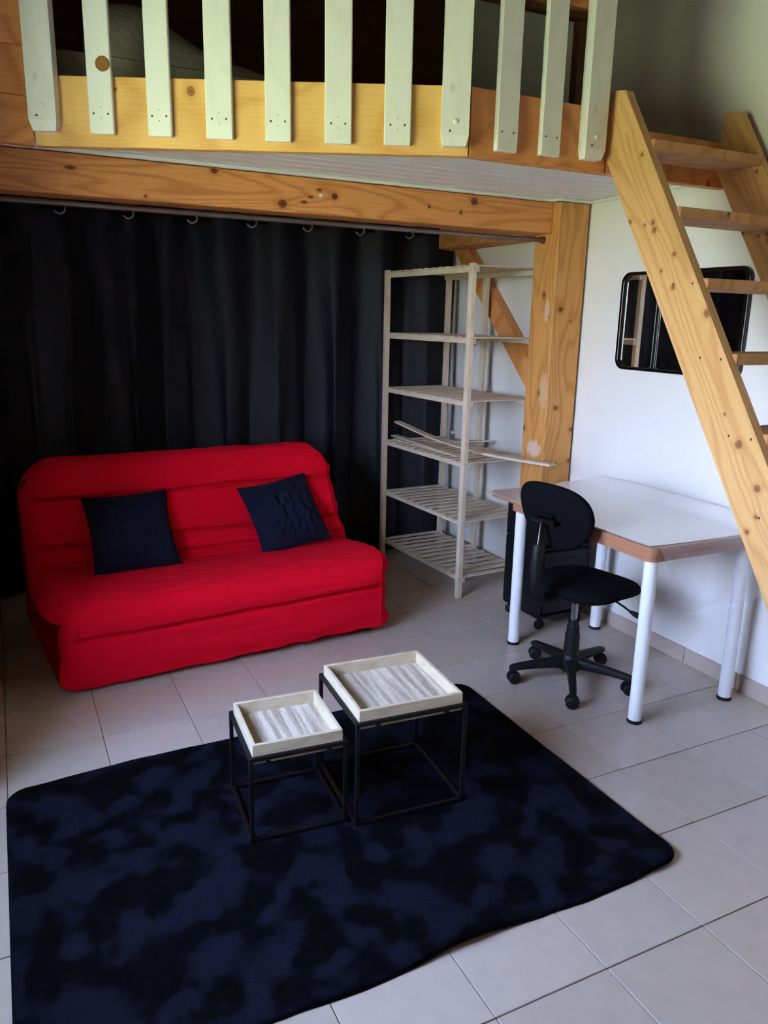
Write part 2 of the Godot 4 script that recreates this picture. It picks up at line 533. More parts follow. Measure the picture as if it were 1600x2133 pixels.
func room() -> void:
	var g := Geo.new()
	rect(g, Vector3(WO - 0.32, -0.2, -3.1), Vector3(WR + 0.2, -0.003, 3.4), 0.0)
	var fl := struct("floor", g, M.grout, "floor of square beige tiles with thin dark joints", "floor")
	for r in range(-9, 11):
		for c in range(-8, 3):
			var x0 := maxf(c * 0.33, WL if r < -2 else WO) + 0.0013
			var x1 := minf((c + 1) * 0.33, WR) - 0.0013
			var z0 := maxf(r * 0.33, -2.9) + 0.0019
			var z1 := (r + 1) * 0.33 - 0.0019
			if x1 - x0 < 0.02:
				continue
			var q := Geo.new()
			var dy := rng.randf_range(-0.0004, 0.0004)
			rect(q, Vector3(x0, -0.01, z0), Vector3(x1, dy, z1), 0.0012)
			obj("tile", q, M["tile%d" % rng.randi_range(0, 3)], fl)
	g = Geo.new()
	rect(g, Vector3(WR + 0.006, -0.2, -3.1), Vector3(WR + 0.2, 3.9, 3.4), 0.0)
	struct("wall_right", g, M.wall, "white plastered wall behind the desk and the mirror", "wall")
	g = Geo.new()
	rect(g, Vector3(WO - 0.32, -0.2, -3.1), Vector3(WL, 3.9, -0.74), 0.0)
	rect(g, Vector3(WO - 0.32, -0.2, -0.74), Vector3(WO, 3.9, WIN[0]), 0.0)
	rect(g, Vector3(WO - 0.32, -0.2, WIN[1]), Vector3(WO, 3.9, 3.4), 0.0)
	rect(g, Vector3(WO - 0.32, -0.2, WIN[0]), Vector3(WO, WIN[2], WIN[1]), 0.0)
	rect(g, Vector3(WO - 0.32, WIN[3], WIN[0]), Vector3(WO, 3.9, WIN[1]), 0.0)
	struct("wall_left", g, M.wall, "white plastered wall with the window opening", "wall")
	g = Geo.new()
	rect(g, Vector3(WL - 0.2, -0.2, -3.1), Vector3(WR + 0.2, 2.25, -2.9), 0.0)
	struct("wall_back", g, M.wall, "white wall behind the dark curtain", "wall")
	g = Geo.new()
	rect(g, Vector3(WL - 0.2, 2.25, -3.1), Vector3(WR + 0.2, 3.9, -2.9), 0.0, 2.0, 0.5)
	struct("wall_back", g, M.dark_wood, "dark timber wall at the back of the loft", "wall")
	g = Geo.new()
	rect(g, Vector3(WO - 0.32, -0.2, 3.2), Vector3(WR + 0.2, 3.9, 3.4), 0.0)
	struct("wall_front", g, M.orange, "timber clad wall behind the viewer", "wall")
	g = Geo.new()
	rect(g, Vector3(WO - 0.32, 3.6, -3.1), Vector3(WR + 0.2, 3.9, 3.4), 0.0, 2.0, 0.5)
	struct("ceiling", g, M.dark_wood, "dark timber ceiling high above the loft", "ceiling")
	# window: frame and pane in the left wall, beside the viewer
	var w := Node3D.new()
	w.name = "window_1"
	add_child(w)
	tag(w, "window in the left wall that lights the room", "window", "", "structure")
	g = Geo.new()
	var x := WO - 0.30
	rect(g, Vector3(x, WIN[2], WIN[0]), Vector3(x + 0.05, WIN[2] + 0.05, WIN[1]))
	rect(g, Vector3(x, WIN[3] - 0.05, WIN[0]), Vector3(x + 0.05, WIN[3], WIN[1]))
	for z in [WIN[0], (WIN[0] + WIN[1]) * 0.5 - 0.025, WIN[1] - 0.05]:
		rect(g, Vector3(x, WIN[2], z), Vector3(x + 0.05, WIN[3], z + 0.05))
	obj("frame", g, M.white_metal, w)
	g = Geo.new()
	g.quad(Vector3(x + 0.02, WIN[2], WIN[0]), Vector3(x + 0.02, WIN[2], WIN[1]), Vector3(x + 0.02, WIN[3], WIN[1]), Vector3(x + 0.02, WIN[3], WIN[0]), Vector3.RIGHT)
	obj("pane", g, M.glass, w)
	# tiled baseboard of the right wall
	g = Geo.new()
	rect(g, Vector3(WR - 0.002, 0.0, -2.9), Vector3(WR + 0.008, 0.072, 3.2), 0.0)
	var bb := struct("baseboard_right", g, M.grout, "low skirting of beige tiles along the white wall", "skirting")
	var z := -2.9
	while z < 1.6:
		var len := 0.292
		g = Geo.new()
		rect(g, Vector3(WR - 0.008, 0.001, z + 0.0013), Vector3(WR + 0.008, 0.075, z + len - 0.0013), 0.0015)
		obj("tile", g, M.skirt, bb)
		z += len

func loft() -> void:
	var g := Geo.new()
	# posts
	g.box(T(Vector3(0.8015, 1.0665, -1.5775)), Vector3(0.187, 2.133, 0.195), 0.004, 1, 1, Vector2.ZERO, true)
	tag(obj("support_post", g, M.post), "thick orange timber post standing between the slatted rack and the desk", "post")
	g = Geo.new()
	g.box(T(Vector3(-2.025, 0.9925, -1.60)), Vector3(0.07, 1.985, 0.195), 0.004, 1, 1, Vector2.ZERO, true)
	tag(obj("support_post", g, M.post), "shaded timber post at the left edge beside the sofa", "post")
	# main beam
	g = Geo.new()
	g.box(T(Vector3(-0.6755, 2.059, -1.607)), Vector3(2.767, 0.148, 0.145), 0.004, 1, 1, Vector2.ZERO, true)
	var bm := obj("ceiling_beam", g, M.beam)
	tag(bm, "long orange beam with dark knots above the curtain rod", "beam")
	g = Geo.new()
	rect(g, Vector3(-0.560, 2.058, -1.536), Vector3(-0.545, 2.070, -1.5335), 0.0005)
	obj("plug", g, M.white_wood, bm).set_meta("label", "small white filled spot")
	g = Geo.new()
	rect(g, Vector3(0.715, 1.985, -2.88), Vector3(0.903, 2.133, -1.68), 0.004, 1.2, 0.5)
	tag(obj("ceiling_beam", g, M.orange), "short timber beam along the white wall above the slatted rack", "beam")
	# brace from the post up to the wall beam
	var p0 := Vector2(-1.676, 1.36)   # z, y of the upper edge at the post
	var dirv := Vector2(-1.0, 0.73).normalized()
	var lower := Vector2(-0.0, -0.26)
	var poly := PackedVector2Array([Vector2(-1.676, 1.17), Vector2(-1.676, 1.175), p0 + Vector2(0, -0.175 + 0.0) + Vector2(0, 0.15)])
	poly = PackedVector2Array([Vector2(-1.677, 1.105), Vector2(-1.677, 1.185), Vector2(-2.535, 1.985), Vector2(-2.775, 1.985)])
	# outline in z, y; swept across x
	g = Geo.new()
	var hi := 0.228
	poly = PackedVector2Array([Vector2(-1.677, 1.17), Vector2(-1.677, 1.17 + hi), Vector2(-2.555, 1.984), Vector2(-2.84, 1.984)])
	poly = PackedVector2Array([Vector2(1.677, 1.14), Vector2(1.677, 1.185), Vector2(2.553, 1.984), Vector2(2.72, 1.984)])
	poly[0] = Vector2(1.677, 1.0)
	poly[1] = Vector2(1.677, 1.170)
	g.prism(poly, 0.849, 0.902, Transform3D(Basis(Vector3(0, 0, -1), Vector3(0, 1, 0), Vector3(1, 0, 0)), Vector3.ZERO), 0.8)
	tag(obj("diagonal_brace", g, M.orange), "slanting timber brace behind the rack, from post up to wall beam", "brace")
	# the platform: slanted and straight fascia boards, deck, white soffit planks, trim strips
	var t := thing("loft_platform", "timber sleeping loft platform with orange fascia boards and white boarded underside", "loft")
	var e := (LOFT_B - LOFT_A).normalized()
	var nn := Vector3(-e.z, 0, e.x)
	var bas := Basis(e, Vector3.UP, nn)
	var len := (LOFT_B - LOFT_A).length()
	g = Geo.new()
	g.box(Transform3D(bas, LOFT_A + e * len * 0.5 - nn * 0.0225 + Vector3(0, 2.2095, 0)), Vector3(len, 0.219, 0.045), 0.002, 1.48, 0.5)
	obj("fascia_board", g, M.fascia, t)
	g = Geo.new()
	g.box(T(Vector3(-0.055, 2.2095, -0.6645)), Vector3(0.602, 0.219, 0.045), 0.002, 1.2, 0.6, Vector2(0.3, 0.2))
	obj("fascia_board", g, M.orange, t)
	g = Geo.new()
	g.box(T(Vector3(0.575, 2.185, -0.6645)), Vector3(0.646, 0.17, 0.045), 0.002, 1.2, 0.6, Vector2(0.1, 0.5))
	obj("fascia_board", g, M.orange, t)
	# deck: outline in x, z
	g = Geo.new()
	var q := PackedVector2Array([Vector2(-1.69, -1.33), Vector2(-0.37, -0.70), Vector2(0.90, -0.695), Vector2(0.90, -2.88), Vector2(-2.055, -2.88), Vector2(-2.055, -1.33)])
	g.prism(q, -2.27, -2.175, Transform3D(Basis(Vector3(1, 0, 0), Vector3(0, 0, 1), Vector3(0, -1, 0)), Vector3.ZERO), 1.0)
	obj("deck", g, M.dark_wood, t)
	# soffit planks along x, cut by the slanted front
	var pw := 0.0885
	var zz := -0.69
	while zz > -1.62:
		var za := zz - 0.0015
		var zb := zz - pw + 0.0015
		var xa := clampf(LOFT_A.x + (za + 0.055 - LOFT_A.z) / (LOFT_B.z - LOFT_A.z) * (LOFT_B.x - LOFT_A.x), -2.055, 0.9)
		var xb := clampf(LOFT_A.x + (zb + 0.055 - LOFT_A.z) / (LOFT_B.z - LOFT_A.z) * (LOFT_B.x - LOFT_A.x), -2.055, 0.9)
		g = Geo.new()
		q = PackedVector2Array([Vector2(xa, za), Vector2(0.902, za), Vector2(0.902, zb), Vector2(xb, zb)])
		var inner := PackedVector2Array([Vector2(xa, za - 0.003), Vector2(0.902, za - 0.003), Vector2(0.902, zb + 0.003), Vector2(xb, zb + 0.003)])
		g.prism(inner, -2.154, -2.15, Transform3D(Basis(Vector3(1, 0, 0), Vector3(0, 0, 1), Vector3(0, -1, 0)), Vector3.ZERO), 1.0)
		g.prism(q, -2.174, -2.154, Transform3D(Basis(Vector3(1, 0, 0), Vector3(0, 0, 1), Vector3(0, -1, 0)), Vector3.ZERO), 1.0)
		obj("soffit_plank", g, M.soffit, t)
		zz -= pw
	g = Geo.new()
	rect(g, Vector3(-2.055, 2.15, -2.88), Vector3(0.9, 2.174, -1.625), 0.0)
	obj("soffit_panel", g, M.soffit, t)
	g = Geo.new()
	rect(g, Vector3(-1.9, 2.1335, -1.535), Vector3(0.708, 2.1495, -1.517), 0.004, 2.0, 0.3)
	rect(g, Vector3(0.69, 2.1335, -1.68), Vector3(0.7075, 2.1495, -1.46), 0.004, 2.0, 0.3)
	rect(g, Vector3(0.7085, 2.1335, -1.4795), Vector3(0.9, 2.1495, -1.462), 0.004, 2.0, 0.3)
	rect(g, Vector3(0.888, 2.1335, -1.46), Vector3(0.9045, 2.1495, -0.70), 0.004, 2.0, 0.3)
	obj("trim_strip", g, M.white_wood, t)
	# boards left of the slanted front
	for k in 6:
		g = Geo.new()
		rect(g, Vector3(-2.058, 2.10 + k * 0.152 + 0.0008, -1.32), Vector3(-1.70, 2.10 + (k + 1) * 0.152 - 0.0008, -1.28), 0.002, 1.0, 0.4, Vector2(0.17 * k, 0.3 * k))
		obj("side_board", g, M.orange, t)

func bolt(parent: Node, xf: Transform3D, r: float, m: Material, called: String) -> void:
	var g := Geo.new()
	g.lathe([[0.0, r * 0.45], [r * 0.6, r * 0.42], [r, r * 0.1], [r, 0.0]], xf * Transform3D(Basis(Vector3.RIGHT, PI / 2), Vector3.ZERO), 10)
	obj(called, g, m, parent)

func railing() -> void:
	var t := thing("loft_railing", "white painted balustrade of upright boards along the loft front", "railing")
	var e := (LOFT_B - LOFT_A).normalized()
	var nn := Vector3(-e.z, 0, e.x)
	var bas := Basis(e, Vector3.UP, nn)
	# [distance along the slanted front, width, bottom]
	for b in [[0.195, 0.276, 2.137], [0.390, 0.470, 2.134], [0.586, 0.675, 2.13], [0.785, 0.872, 2.127], [0.986, 1.077, 2.125], [1.187, 1.278, 2.125]]:
		var c = LOFT_A + e * ((b[0] + b[1]) * 0.5) + nn * 0.0124
		var g := Geo.new()
		g.box(Transform3D(bas, c + Vector3(0, (b[2] + 3.05) * 0.5, 0)), Vector3(b[1] - b[0], 3.05 - b[2], 0.0235), 0.003, 1.0, 0.3, ro())
		var o := obj("baluster", g, M.white_wood, t)
		for k in [-1, 1]:
			bolt(o, Transform3D(bas, c + e * k * 0.024 + nn * 0.0117 + Vector3(0, b[2] + 0.062, 0)), 0.0036, M.screw, "screw")
		for dy in [0.048, 0.082]:
			bolt(o, Transform3D(bas, c + nn * 0.0117 + Vector3(0, b[2] + dy, 0)), 0.0017, M.screw, "nail")
		if b[0] < 0.2:
			g = Geo.new()
			g.lathe([[0.0, 0.004], [0.0215, 0.004], [0.0215, 0.004], [0.0235, 0.002], [0.0235, 0.0]], Transform3D(bas, Vector3(0, 2.35, 0) + LOFT_A + e * 0.2505 + nn * 0.0242) * Transform3D(Basis(Vector3.RIGHT, PI / 2), Vector3.ZERO), 28)
			obj("cork_disc", g, M.cork, o).set_meta("label", "round brown cork disc stuck on the white board")
	for b in [[-0.262, -0.175, 2.125], [-0.073, 0.012, 2.13]]:
		var c := Vector3((b[0] + b[1]) * 0.5, 0, -0.642 + 0.0124)
		var g := Geo.new()
		g.box(T(c + Vector3(0, (b[2] + 3.05) * 0.5, 0)), Vector3(b[1] - b[0], 3.05 - b[2], 0.0235), 0.003, 1.0, 0.3, ro())
		var o := obj("baluster", g, M.white_wood, t)
		for k in [-1, 1]:
			bolt(o, T(c + Vector3(k * 0.024, b[2] + 0.062, 0.0117)), 0.0036, M.screw, "screw")
	# three thicker posts with a tapered foot
	for b in [[0.046, 2.14, 0], [1.427, 2.124, 0], [0.157, 2.135, 1]]:
		var xf := Transform3D(bas, LOFT_A + e * b[0]) if b[2] == 0 else T(Vector3(b[0], 0, -0.642))
		var g := Geo.new()
		var rows := []
		var w := 0.046
		for r in [[b[1], 0.008, 0.010], [b[1] + 0.032, 0.0, 0.0], [b[1] + 0.0321, 0.0, 0.0], [3.05, 0.0, 0.0]]:
			rows.append([Vector3(-w + r[1], r[0], 0.0005), Vector3(-w + r[1], r[0], 0.044 - r[2]), Vector3(w - r[1], r[0], 0.044 - r[2]), Vector3(w - r[1], r[0], 0.0005)])
		for r in 3:
			for k in 4:
				var a: Vector3 = rows[r][k]
				var c: Vector3 = rows[r][(k + 1) % 4]
				var d: Vector3 = rows[r + 1][(k + 1) % 4]
				var f: Vector3 = rows[r + 1][k]
				var h := (a + c + d + f) * 0.25 - Vector3(0, (a.y + d.y) * 0.5, 0.022)
				g.quad(xf * a, xf * c, xf * d, xf * f, xf.basis * h, Vector2(a.y, k * 0.3), Vector2(c.y, k * 0.3 + 0.3), Vector2(d.y, k * 0.3 + 0.3), Vector2(f.y, k * 0.3))
		for r in [0, 3]:
			g.quad(xf * rows[r][0], xf * rows[r][1], xf * rows[r][2], xf * rows[r][3], Vector3(0, -1 if r == 0 else 1, 0))
		var o := obj("post", g, M.white_wood, t)
		bolt(o, xf * T(Vector3(0.0, b[1] + 0.075 + (0.0 if b[2] == 0 else 0.0), 0.044)), 0.0105, M.white_wood, "bolt")
		bolt(o, xf * T(Vector3(-0.018, b[1] + 0.045, 0.044)), 0.004, M.screw, "screw")
	var g := Geo.new()
	rect(g, Vector3(-0.30, 2.632, -0.69), Vector3(0.20, 2.73, -0.645), 0.003, 1.0, 0.4)
	obj("handrail", g, M.orange, t)
	g = Geo.new()
	g.box(Transform3D(bas, LOFT_A + e * 0.74 - nn * 0.022 + Vector3(0, 2.71, 0)), Vector3(1.5, 0.10, 0.04), 0.003, 1.0, 0.4)
	obj("handrail", g, M.orange, t)

func stairs() -> void:
	var t := thing("loft_stairs", "steep pine open stair from the floor up to the loft", "stairs")
	var d := Vector3(0, -0.844, 0.537).normalized()
	var n := Vector3(0, 0.537, 0.844)
	# outline in distance along the slope (a) and across it (b); the head is cut upright against the fascia
	var o := Vector3(0, 2.157, -0.640)
	var wid := 0.180
	for xs in [0.241, 0.832]:
		var g := Geo.new()
		var poly := PackedVector2Array([Vector2(0.0, 0.0), Vector2(-0.1145 * 1.0, wid), Vector2(2.60, wid), Vector2(2.60, 0.0)])
		# upright cut: direction (0,1,0) has a = -0.844, b = 0.537
		poly[1] = Vector2(-0.844, 0.537) * 0.225
		poly.insert(2, Vector2(-0.135, wid))
		# floor cut
		poly[3] = Vector2(2.556 - 0.537 / 0.844 * -wid * 0.0, wid)
		poly[3] = Vector2((2.157 + wid * 0.537) / 0.844, wid)
		poly[4] = Vector2(2.157 / 0.844, 0.0)
		var b := Basis(d, n, Vector3(1, 0, 0))
		g.prism(poly, xs, xs + 0.036, Transform3D(b, o), 1.0)
		# texture: u along the board, band of the outer face
		for k in g.t.size():
			var p := Transform3D(b, o).affine_inverse() * g.v[k]
			var side := absf(g.n[k].x) > 0.5
			g.t[k] = Vector2(p.x / 2.7, ((3.02 if g.n[k].x < 0 else 2.02) + 0.96 * clampf(p.y / wid, 0, 1)) * 0.25) if side else Vector2(p.x / 2.7, (0.02 + 0.5 * (p.z - xs) / 0.036) * 0.25)
		obj("stringer", g, M.stringer, t)
	for k in 9:
		var y := 2.169 - 0.2415 * k
		var zf := -0.561 + (2.367 - y) / 1.573 + 0.012
		var g := Geo.new()
		rect(g, Vector3(0.272, y - 0.018, zf - 0.175), Vector3(0.8325, y + 0.018, zf), 0.002, 0.6, 0.3, Vector2(0.13 * k + 0.3, 0.21 * k))
		var o2 := obj("tread", g, M.tread, t)
		if k > 1:
			for q in [0.055, 0.14]:
				bolt(o2, Transform3D(Basis(Vector3.UP, -PI / 2), Vector3(0.2405, y, zf - 0.175 + q)), 0.0042, M.screw, "screw")

func curtains() -> void:
	var t := thing("curtain", "wide floor length dark navy eyelet curtain hanging behind sofa and rack", "curtain")
	var g := Geo.new()
	var rows := []
	var nz := noise(0.9, 77, 2)
	var cols := 420
	for r in 44:
		var s := r / 43.0
		var y := lerpf(2.115, 0.015, s)
		var row := PackedVector3Array()
		for c in cols:
			var u := c / (cols - 1.0)
			var x := lerpf(WL + 0.02, 0.872, u)
			var ph := TAU * (x - 0.007 + 0.085) / 0.34
			var drift := nz.get_noise_2d(x * 1.6, s * 0.55)
			var am := 0.045 + 0.03 * nz.get_noise_2d(x * 0.8 + 9.0, 3.0)
			var fine := 0.020 * nz.get_noise_2d(x * 7.0, 5.0 + s * 0.4) * smoothstep(0.0, 0.35, s)
			var z := -2.725 + am * sin(ph + drift * 1.6 * smoothstep(0.02, 0.5, s)) + fine
			var xx := x + 0.018 * sin(ph * 2.0 + 1.0) * smoothstep(0.05, 0.6, s) + (-0.03 * s if u > 0.97 else 0.0)
			row.append(Vector3(xx, y, z))
		rows.append(row)
	g.grid(rows)
	obj("fabric", g, M.curtain, t)
	var k := -13
	while k <= 5:
		var x := 0.007 + 0.17 * k
		if x > WL + 0.05 and x < 0.86:
			var ring := PackedVector3Array()
			var tilt := Basis(Vector3.UP, 0.75 * (1 if posmod(k, 2) == 0 else -1) + PI / 2 * 0.35)
			for j in 24:
				var a := TAU * j / 24
				ring.append(Vector3(x, 2.066, -2.725) + tilt * Vector3(0.026 * cos(a), 0.026 * sin(a), 0))
			var h := Geo.new()
			h.tube(ring, [0.0055], 8, false, true)
			obj("eyelet", h, M.steel, t)
		k += 1
	g = Geo.new()
	g.tube(PackedVector3Array([Vector3(WL + 0.02, 2.066, -2.725), Vector3(0.895, 2.066, -2.725)]), [0.009], 14)
	tag(obj("curtain_rod", g, M.gap), "dark rod threaded through the curtain eyelets at the back", "curtain rod")
	t = thing("curtain_rod", "bare grey metal rod in front, fixed to the orange post under the beam", "curtain rod")
	g = Geo.new()
	g.tube(PackedVector3Array([Vector3(-1.989, 1.958, -1.598), Vector3(0.695, 1.958, -1.598)]), [0.0105], 16)
	obj("rod", g, M.rod, t)
	g = Geo.new()
	g.lathe([[0.0, 0.0], [0.019, 0.0], [0.019, 0.0], [0.019, 0.008], [0.013, 0.012], [0.0125, 0.03], [0.0125, 0.03], [0.0, 0.03]], Transform3D(Basis(Vector3(0, 1, 0), Vector3(-1, 0, 0), Vector3(0, 0, 1)), Vector3(0.7075, 1.958, -1.598)), 20)
	obj("end_bracket", g, M.brass, t)
	g = Geo.new()
	g.lathe([[0.0, 0.045], [0.010, 0.043], [0.0135, 0.036], [0.010, 0.028], [0.005, 0.022], [0.005, 0.0]], Transform3D(Basis(Vector3(0, 1, 0), Vector3(-1, 0, 0), Vector3(0, 0, 1)), Vector3(0.908, 0.800, -2.69)), 16)
	tag(obj("tieback_hook", g, M.white_metal), "small round white tieback hook on the wall beside the curtain edge", "hook")

# The sofa's side outline as depth (towards the room) and height, rounded and with seam grooves.
func sofa_outline() -> PackedVector2Array:
	var c := Curve2D.new()
	c.bake_interval = 0.009
	var pts := [[-0.02, 0.035], [0.0, 0.10], [0.004, 0.238], [-0.018, 0.250], [0.022, 0.278], [0.012, 0.345], [-0.05, 0.398], [-0.16, 0.412], [-0.32, 0.398], [-0.46, 0.378], [-0.545, 0.362], [-0.556, 0.385], [-0.545, 0.395], [-0.572, 0.405], [-0.552, 0.418], [-0.562, 0.450], [-0.584, 0.477], [-0.620, 0.490], [-0.586, 0.503], [-0.592, 0.56], [-0.626, 0.655], [-0.642, 0.687], [-0.684, 0.700], [-0.648, 0.714], [-0.650, 0.76], [-0.680, 0.815], [-0.722, 0.858], [-0.79, 0.872], [-0.86, 0.850], [-0.905, 0.78], [-0.925, 0.66], [-0.935, 0.45], [-0.92, 0.2], [-0.90, 0.035]]
	for k in pts.size():
		var p := Vector2(pts[k][0], pts[k][1])
		var a := Vector2(pts[maxi(k - 1, 0)][0], pts[maxi(k - 1, 0)][1])
		var b := Vector2(pts[mini(k + 1, pts.size() - 1)][0], pts[mini(k + 1, pts.size() - 1)][1])
		var d := (b - a).normalized()
		c.add_point(p, -d * p.distance_to(a) * 0.33, d * p.distance_to(b) * 0.33)
	return c.get_baked_points()

func sofa() -> void:
	var t := thing("sofa_bed", "low red armless sofa bed with a fitted quilted cover", "sofa", Vector3(-0.985, 0, -1.385), deg_to_rad(3.35))
	var out := sofa_outline()
	var m := out.size()
	var W := 0.825
	var R := 0.085
	var nz := noise(1.0, 5, 2)
	var nor := PackedVector2Array()
	for k in m:
		var d := out[(k + 1) % m] - out[(k - 1 + m) % m]
		nor.append(Vector2(d.y, -d.x).normalized())
	# slow normals, blind to the seam grooves, for rounding the ends
	var slow := PackedVector2Array()
	var calm := PackedVector2Array()
	for k in m:
		var a := Vector2.ZERO
		for j in range(-9, 10):
			a += nor[clampi(k + j, 0, m - 1)]
		slow.append(a.normalized())
		var b := Vector2.ZERO
		var wsum := 0.0
		for j in range(-7, 8):
			if k + j >= 0 and k + j < m:
				b += out[k + j]
				wsum += 1.0
		calm.append(b / wsum if k > 7 and k < m - 8 else out[k])
	# inset outline for the ends: pulled in along the normals, smoothed
	var rows := []
	var xs := []
	for k in 7:
		var a := PI / 2 * k / 6.0
		xs.append([-W + R - R * cos(a), R * (1.0 - sin(a))])
	for k in 47:
		xs.append([lerpf(-W + R, W - R, (k + 1) / 48.0), 0.0])
	for k in 7:
		var a := PI / 2 * (6 - k) / 6.0
		xs.append([W - R + R * cos(a), R * (1.0 - sin(a))])
	for q in xs:
		var row := PackedVector3Array()
		for k in m:
			var back := clampf((-0.30 - out[k].x) / 0.25, 0.0, 1.0) * clampf((out[k].y - 0.2) / 0.3, 0.0, 1.0)
			var fade: float = clampf(q[1] / R * 1.6 + maxf(0.0, absf(q[0]) - 0.66) * 2.0, 0.0, 1.0)
			var p = out[k].lerp(calm[k], fade) - slow[k] * q[1] * (1.0 if out[k].y > 0.06 else 0.5)
			p.y = maxf(p.y, 0.03)
			var u: float = q[0] / W
			# the cover sags, creases and bulges a little
			var wob := 0.006 * nz.get_noise_2d(q[0] * 3.0, k * 0.11) + 0.004 * nz.get_noise_2d(q[0] * 9.0 + 30.0, k * 0.25)
			p += nor[k] * wob
			if out[k].x > -0.1 and out[k].y < 0.3:
				p.y += 0.012 * u + (0.010 * nz.get_noise_2d(q[0] * 4.0, 80.0) if out[k].y < 0.06 else 0.0)
			# the seat narrows a little at the front corners, the back tucks in at the seat
			var xx: float = q[0]
			var tf := clampf((calm[k].x + 0.22) / 0.25, 0.0, 1.0)
			xx -= signf(xx) * 0.10 * (1.0 - sqrt(1.0 - tf * tf)) * absf(u)
			if out[k].y > 0.60:
				var tb := clampf((out[k].y - 0.66) / 0.22, 0.0, 1.0)
				xx -= signf(xx) * 0.11 * (1.0 - sqrt(1.0 - tb * tb)) * absf(u)
			if out[k].x < -0.5 and out[k].y > 0.36:
				xx -= 0.045 * maxf(u, 0.0) * smoothstep(0.36, 0.6, out[k].y)
			row.append(Vector3(xx, p.y, p.x))
		rows.append(row)
	var g := Geo.new()
	g.grid(rows, false, false, Vector2(3, 2))
	for end in [0, -1]:
		var poly := PackedVector2Array()
		for p in rows[end]:
			poly.append(Vector2(p.z, p.y))
		var ids := Geometry2D.triangulate_polygon(poly)
		for k in range(0, ids.size(), 3):
			g.tri(rows[end][ids[k]], rows[end][ids[k + 1]], rows[end][ids[k + 2]], Vector3(-1 if end == 0 else 1, 0, 0))
	# underside
	var un := []
	for r in rows:
		un.append(PackedVector3Array([r[0], r[-1]]))
	g.grid(un)
	var body := obj("cover", g, M.red, t)
	# piped seams down the two ends and along the front skirt
	for end in [5, rows.size() - 6]:
		var path := PackedVector3Array()
		for k in range(0, m - 2, 2):
			if out[k].x > -0.80:
				path.append(rows[end][k] + Vector3(signf(rows[end][0].x) * 0.002, 0, 0) - Vector3(0, nor[k].y, nor[k].x) * 0.0005)
		var h := Geo.new()
		h.tube(path, [0.0035], 6)
		obj("seam", h, M.red, body)
	for q in [[-0.70, -0.1], [0.70, -0.1], [-0.70, -0.8], [0.70, -0.8]]:
		var h := Geo.new()
		h.lathe([[0.0, 0.045], [0.022, 0.045], [0.022, 0.045], [0.025, 0.0], [0.025, 0.0], [0.0, 0.0]], T(Vector3(q[0], 0.001, q[1])), 14)
		obj("foot", h, M.black, t)
	# cushions lean on the back
	for q in [[-0.367, 0.545, -0.508, 0.5, "dark navy square cushion standing upright at the left of the sofa"], [0.420, 0.545, -0.522, 8.5, "dark navy square cushion tilted sideways at the right of the sofa"]]:
		var h := Geo.new()
		var half := 0.201
		for side in [1.0, -1.0]:
			var rs := []
			for r in 41:
				var row := PackedVector3Array()
				for c in 41:
					var u := (c - 20) / 20.0
					var w := (r - 20) / 20.0
					var e := (1.0 - pow(absf(u), 2.6)) * (1.0 - pow(absf(w), 2.6))
					var th := 0.085 * pow(maxf(e, 0.0), 0.55)
					th *= 1.0 + 0.10 * nz.get_noise_2d(u * 2.0 + q[0] * 10.0, w * 2.0 + side * 5.0)
					th += 0.016 * nz.get_noise_2d(u * 7.0 + q[0] * 20.0, w * 2.2) * e * (1.0 - 0.5 * w) + 0.012 * nz.get_noise_2d(u * 3.0 + 7.0, w * 3.0 + q[0]) * e
					var px := half * u * (1.0 - 0.075 * (1.0 - w * w) * absf(u))
					var py := half * w * (1.0 - 0.075 * (1.0 - u * u) * absf(w))
					row.append(Vector3(px, py, th * side * (1.0 if side > 0.0 else 0.6)))
				rs.append(row)
			h.grid(rs, false, false, Vector2.ONE, 0)
			# the sheet is open: make its front face outwards
			var cnt := 41 * 41
			for k in range(h.n.size() - cnt, h.n.size()):
				if h.n[k].z * side < 0.0:
					h.n[k] = -h.n[k]
			for k in range(h.i.size() - 40 * 40 * 6, h.i.size(), 3):
				var f := (h.v[h.i[k + 1]] - h.v[h.i[k]]).cross(h.v[h.i[k + 2]] - h.v[h.i[k]])
				if f.z * side > 0.0:
					var w2 := h.i[k + 1]
					h.i[k + 1] = h.i[k + 2]
					h.i[k + 2] = w2
		var lean := deg_to_rad(-35.5)
		var b := Basis(Vector3.UP, deg_to_rad(3.35)) * Basis(Vector3.RIGHT, lean) * Basis(Vector3(0, 0, 1), deg_to_rad(q[3]))
		var at: Vector3 = t.transform * Vector3(q[0], q[1], q[2])
		var o := obj("cushion", h, M.navy, self, Transform3D(b, at))
		tag(o, q[4], "cushion", "navy cushions on the sofa")

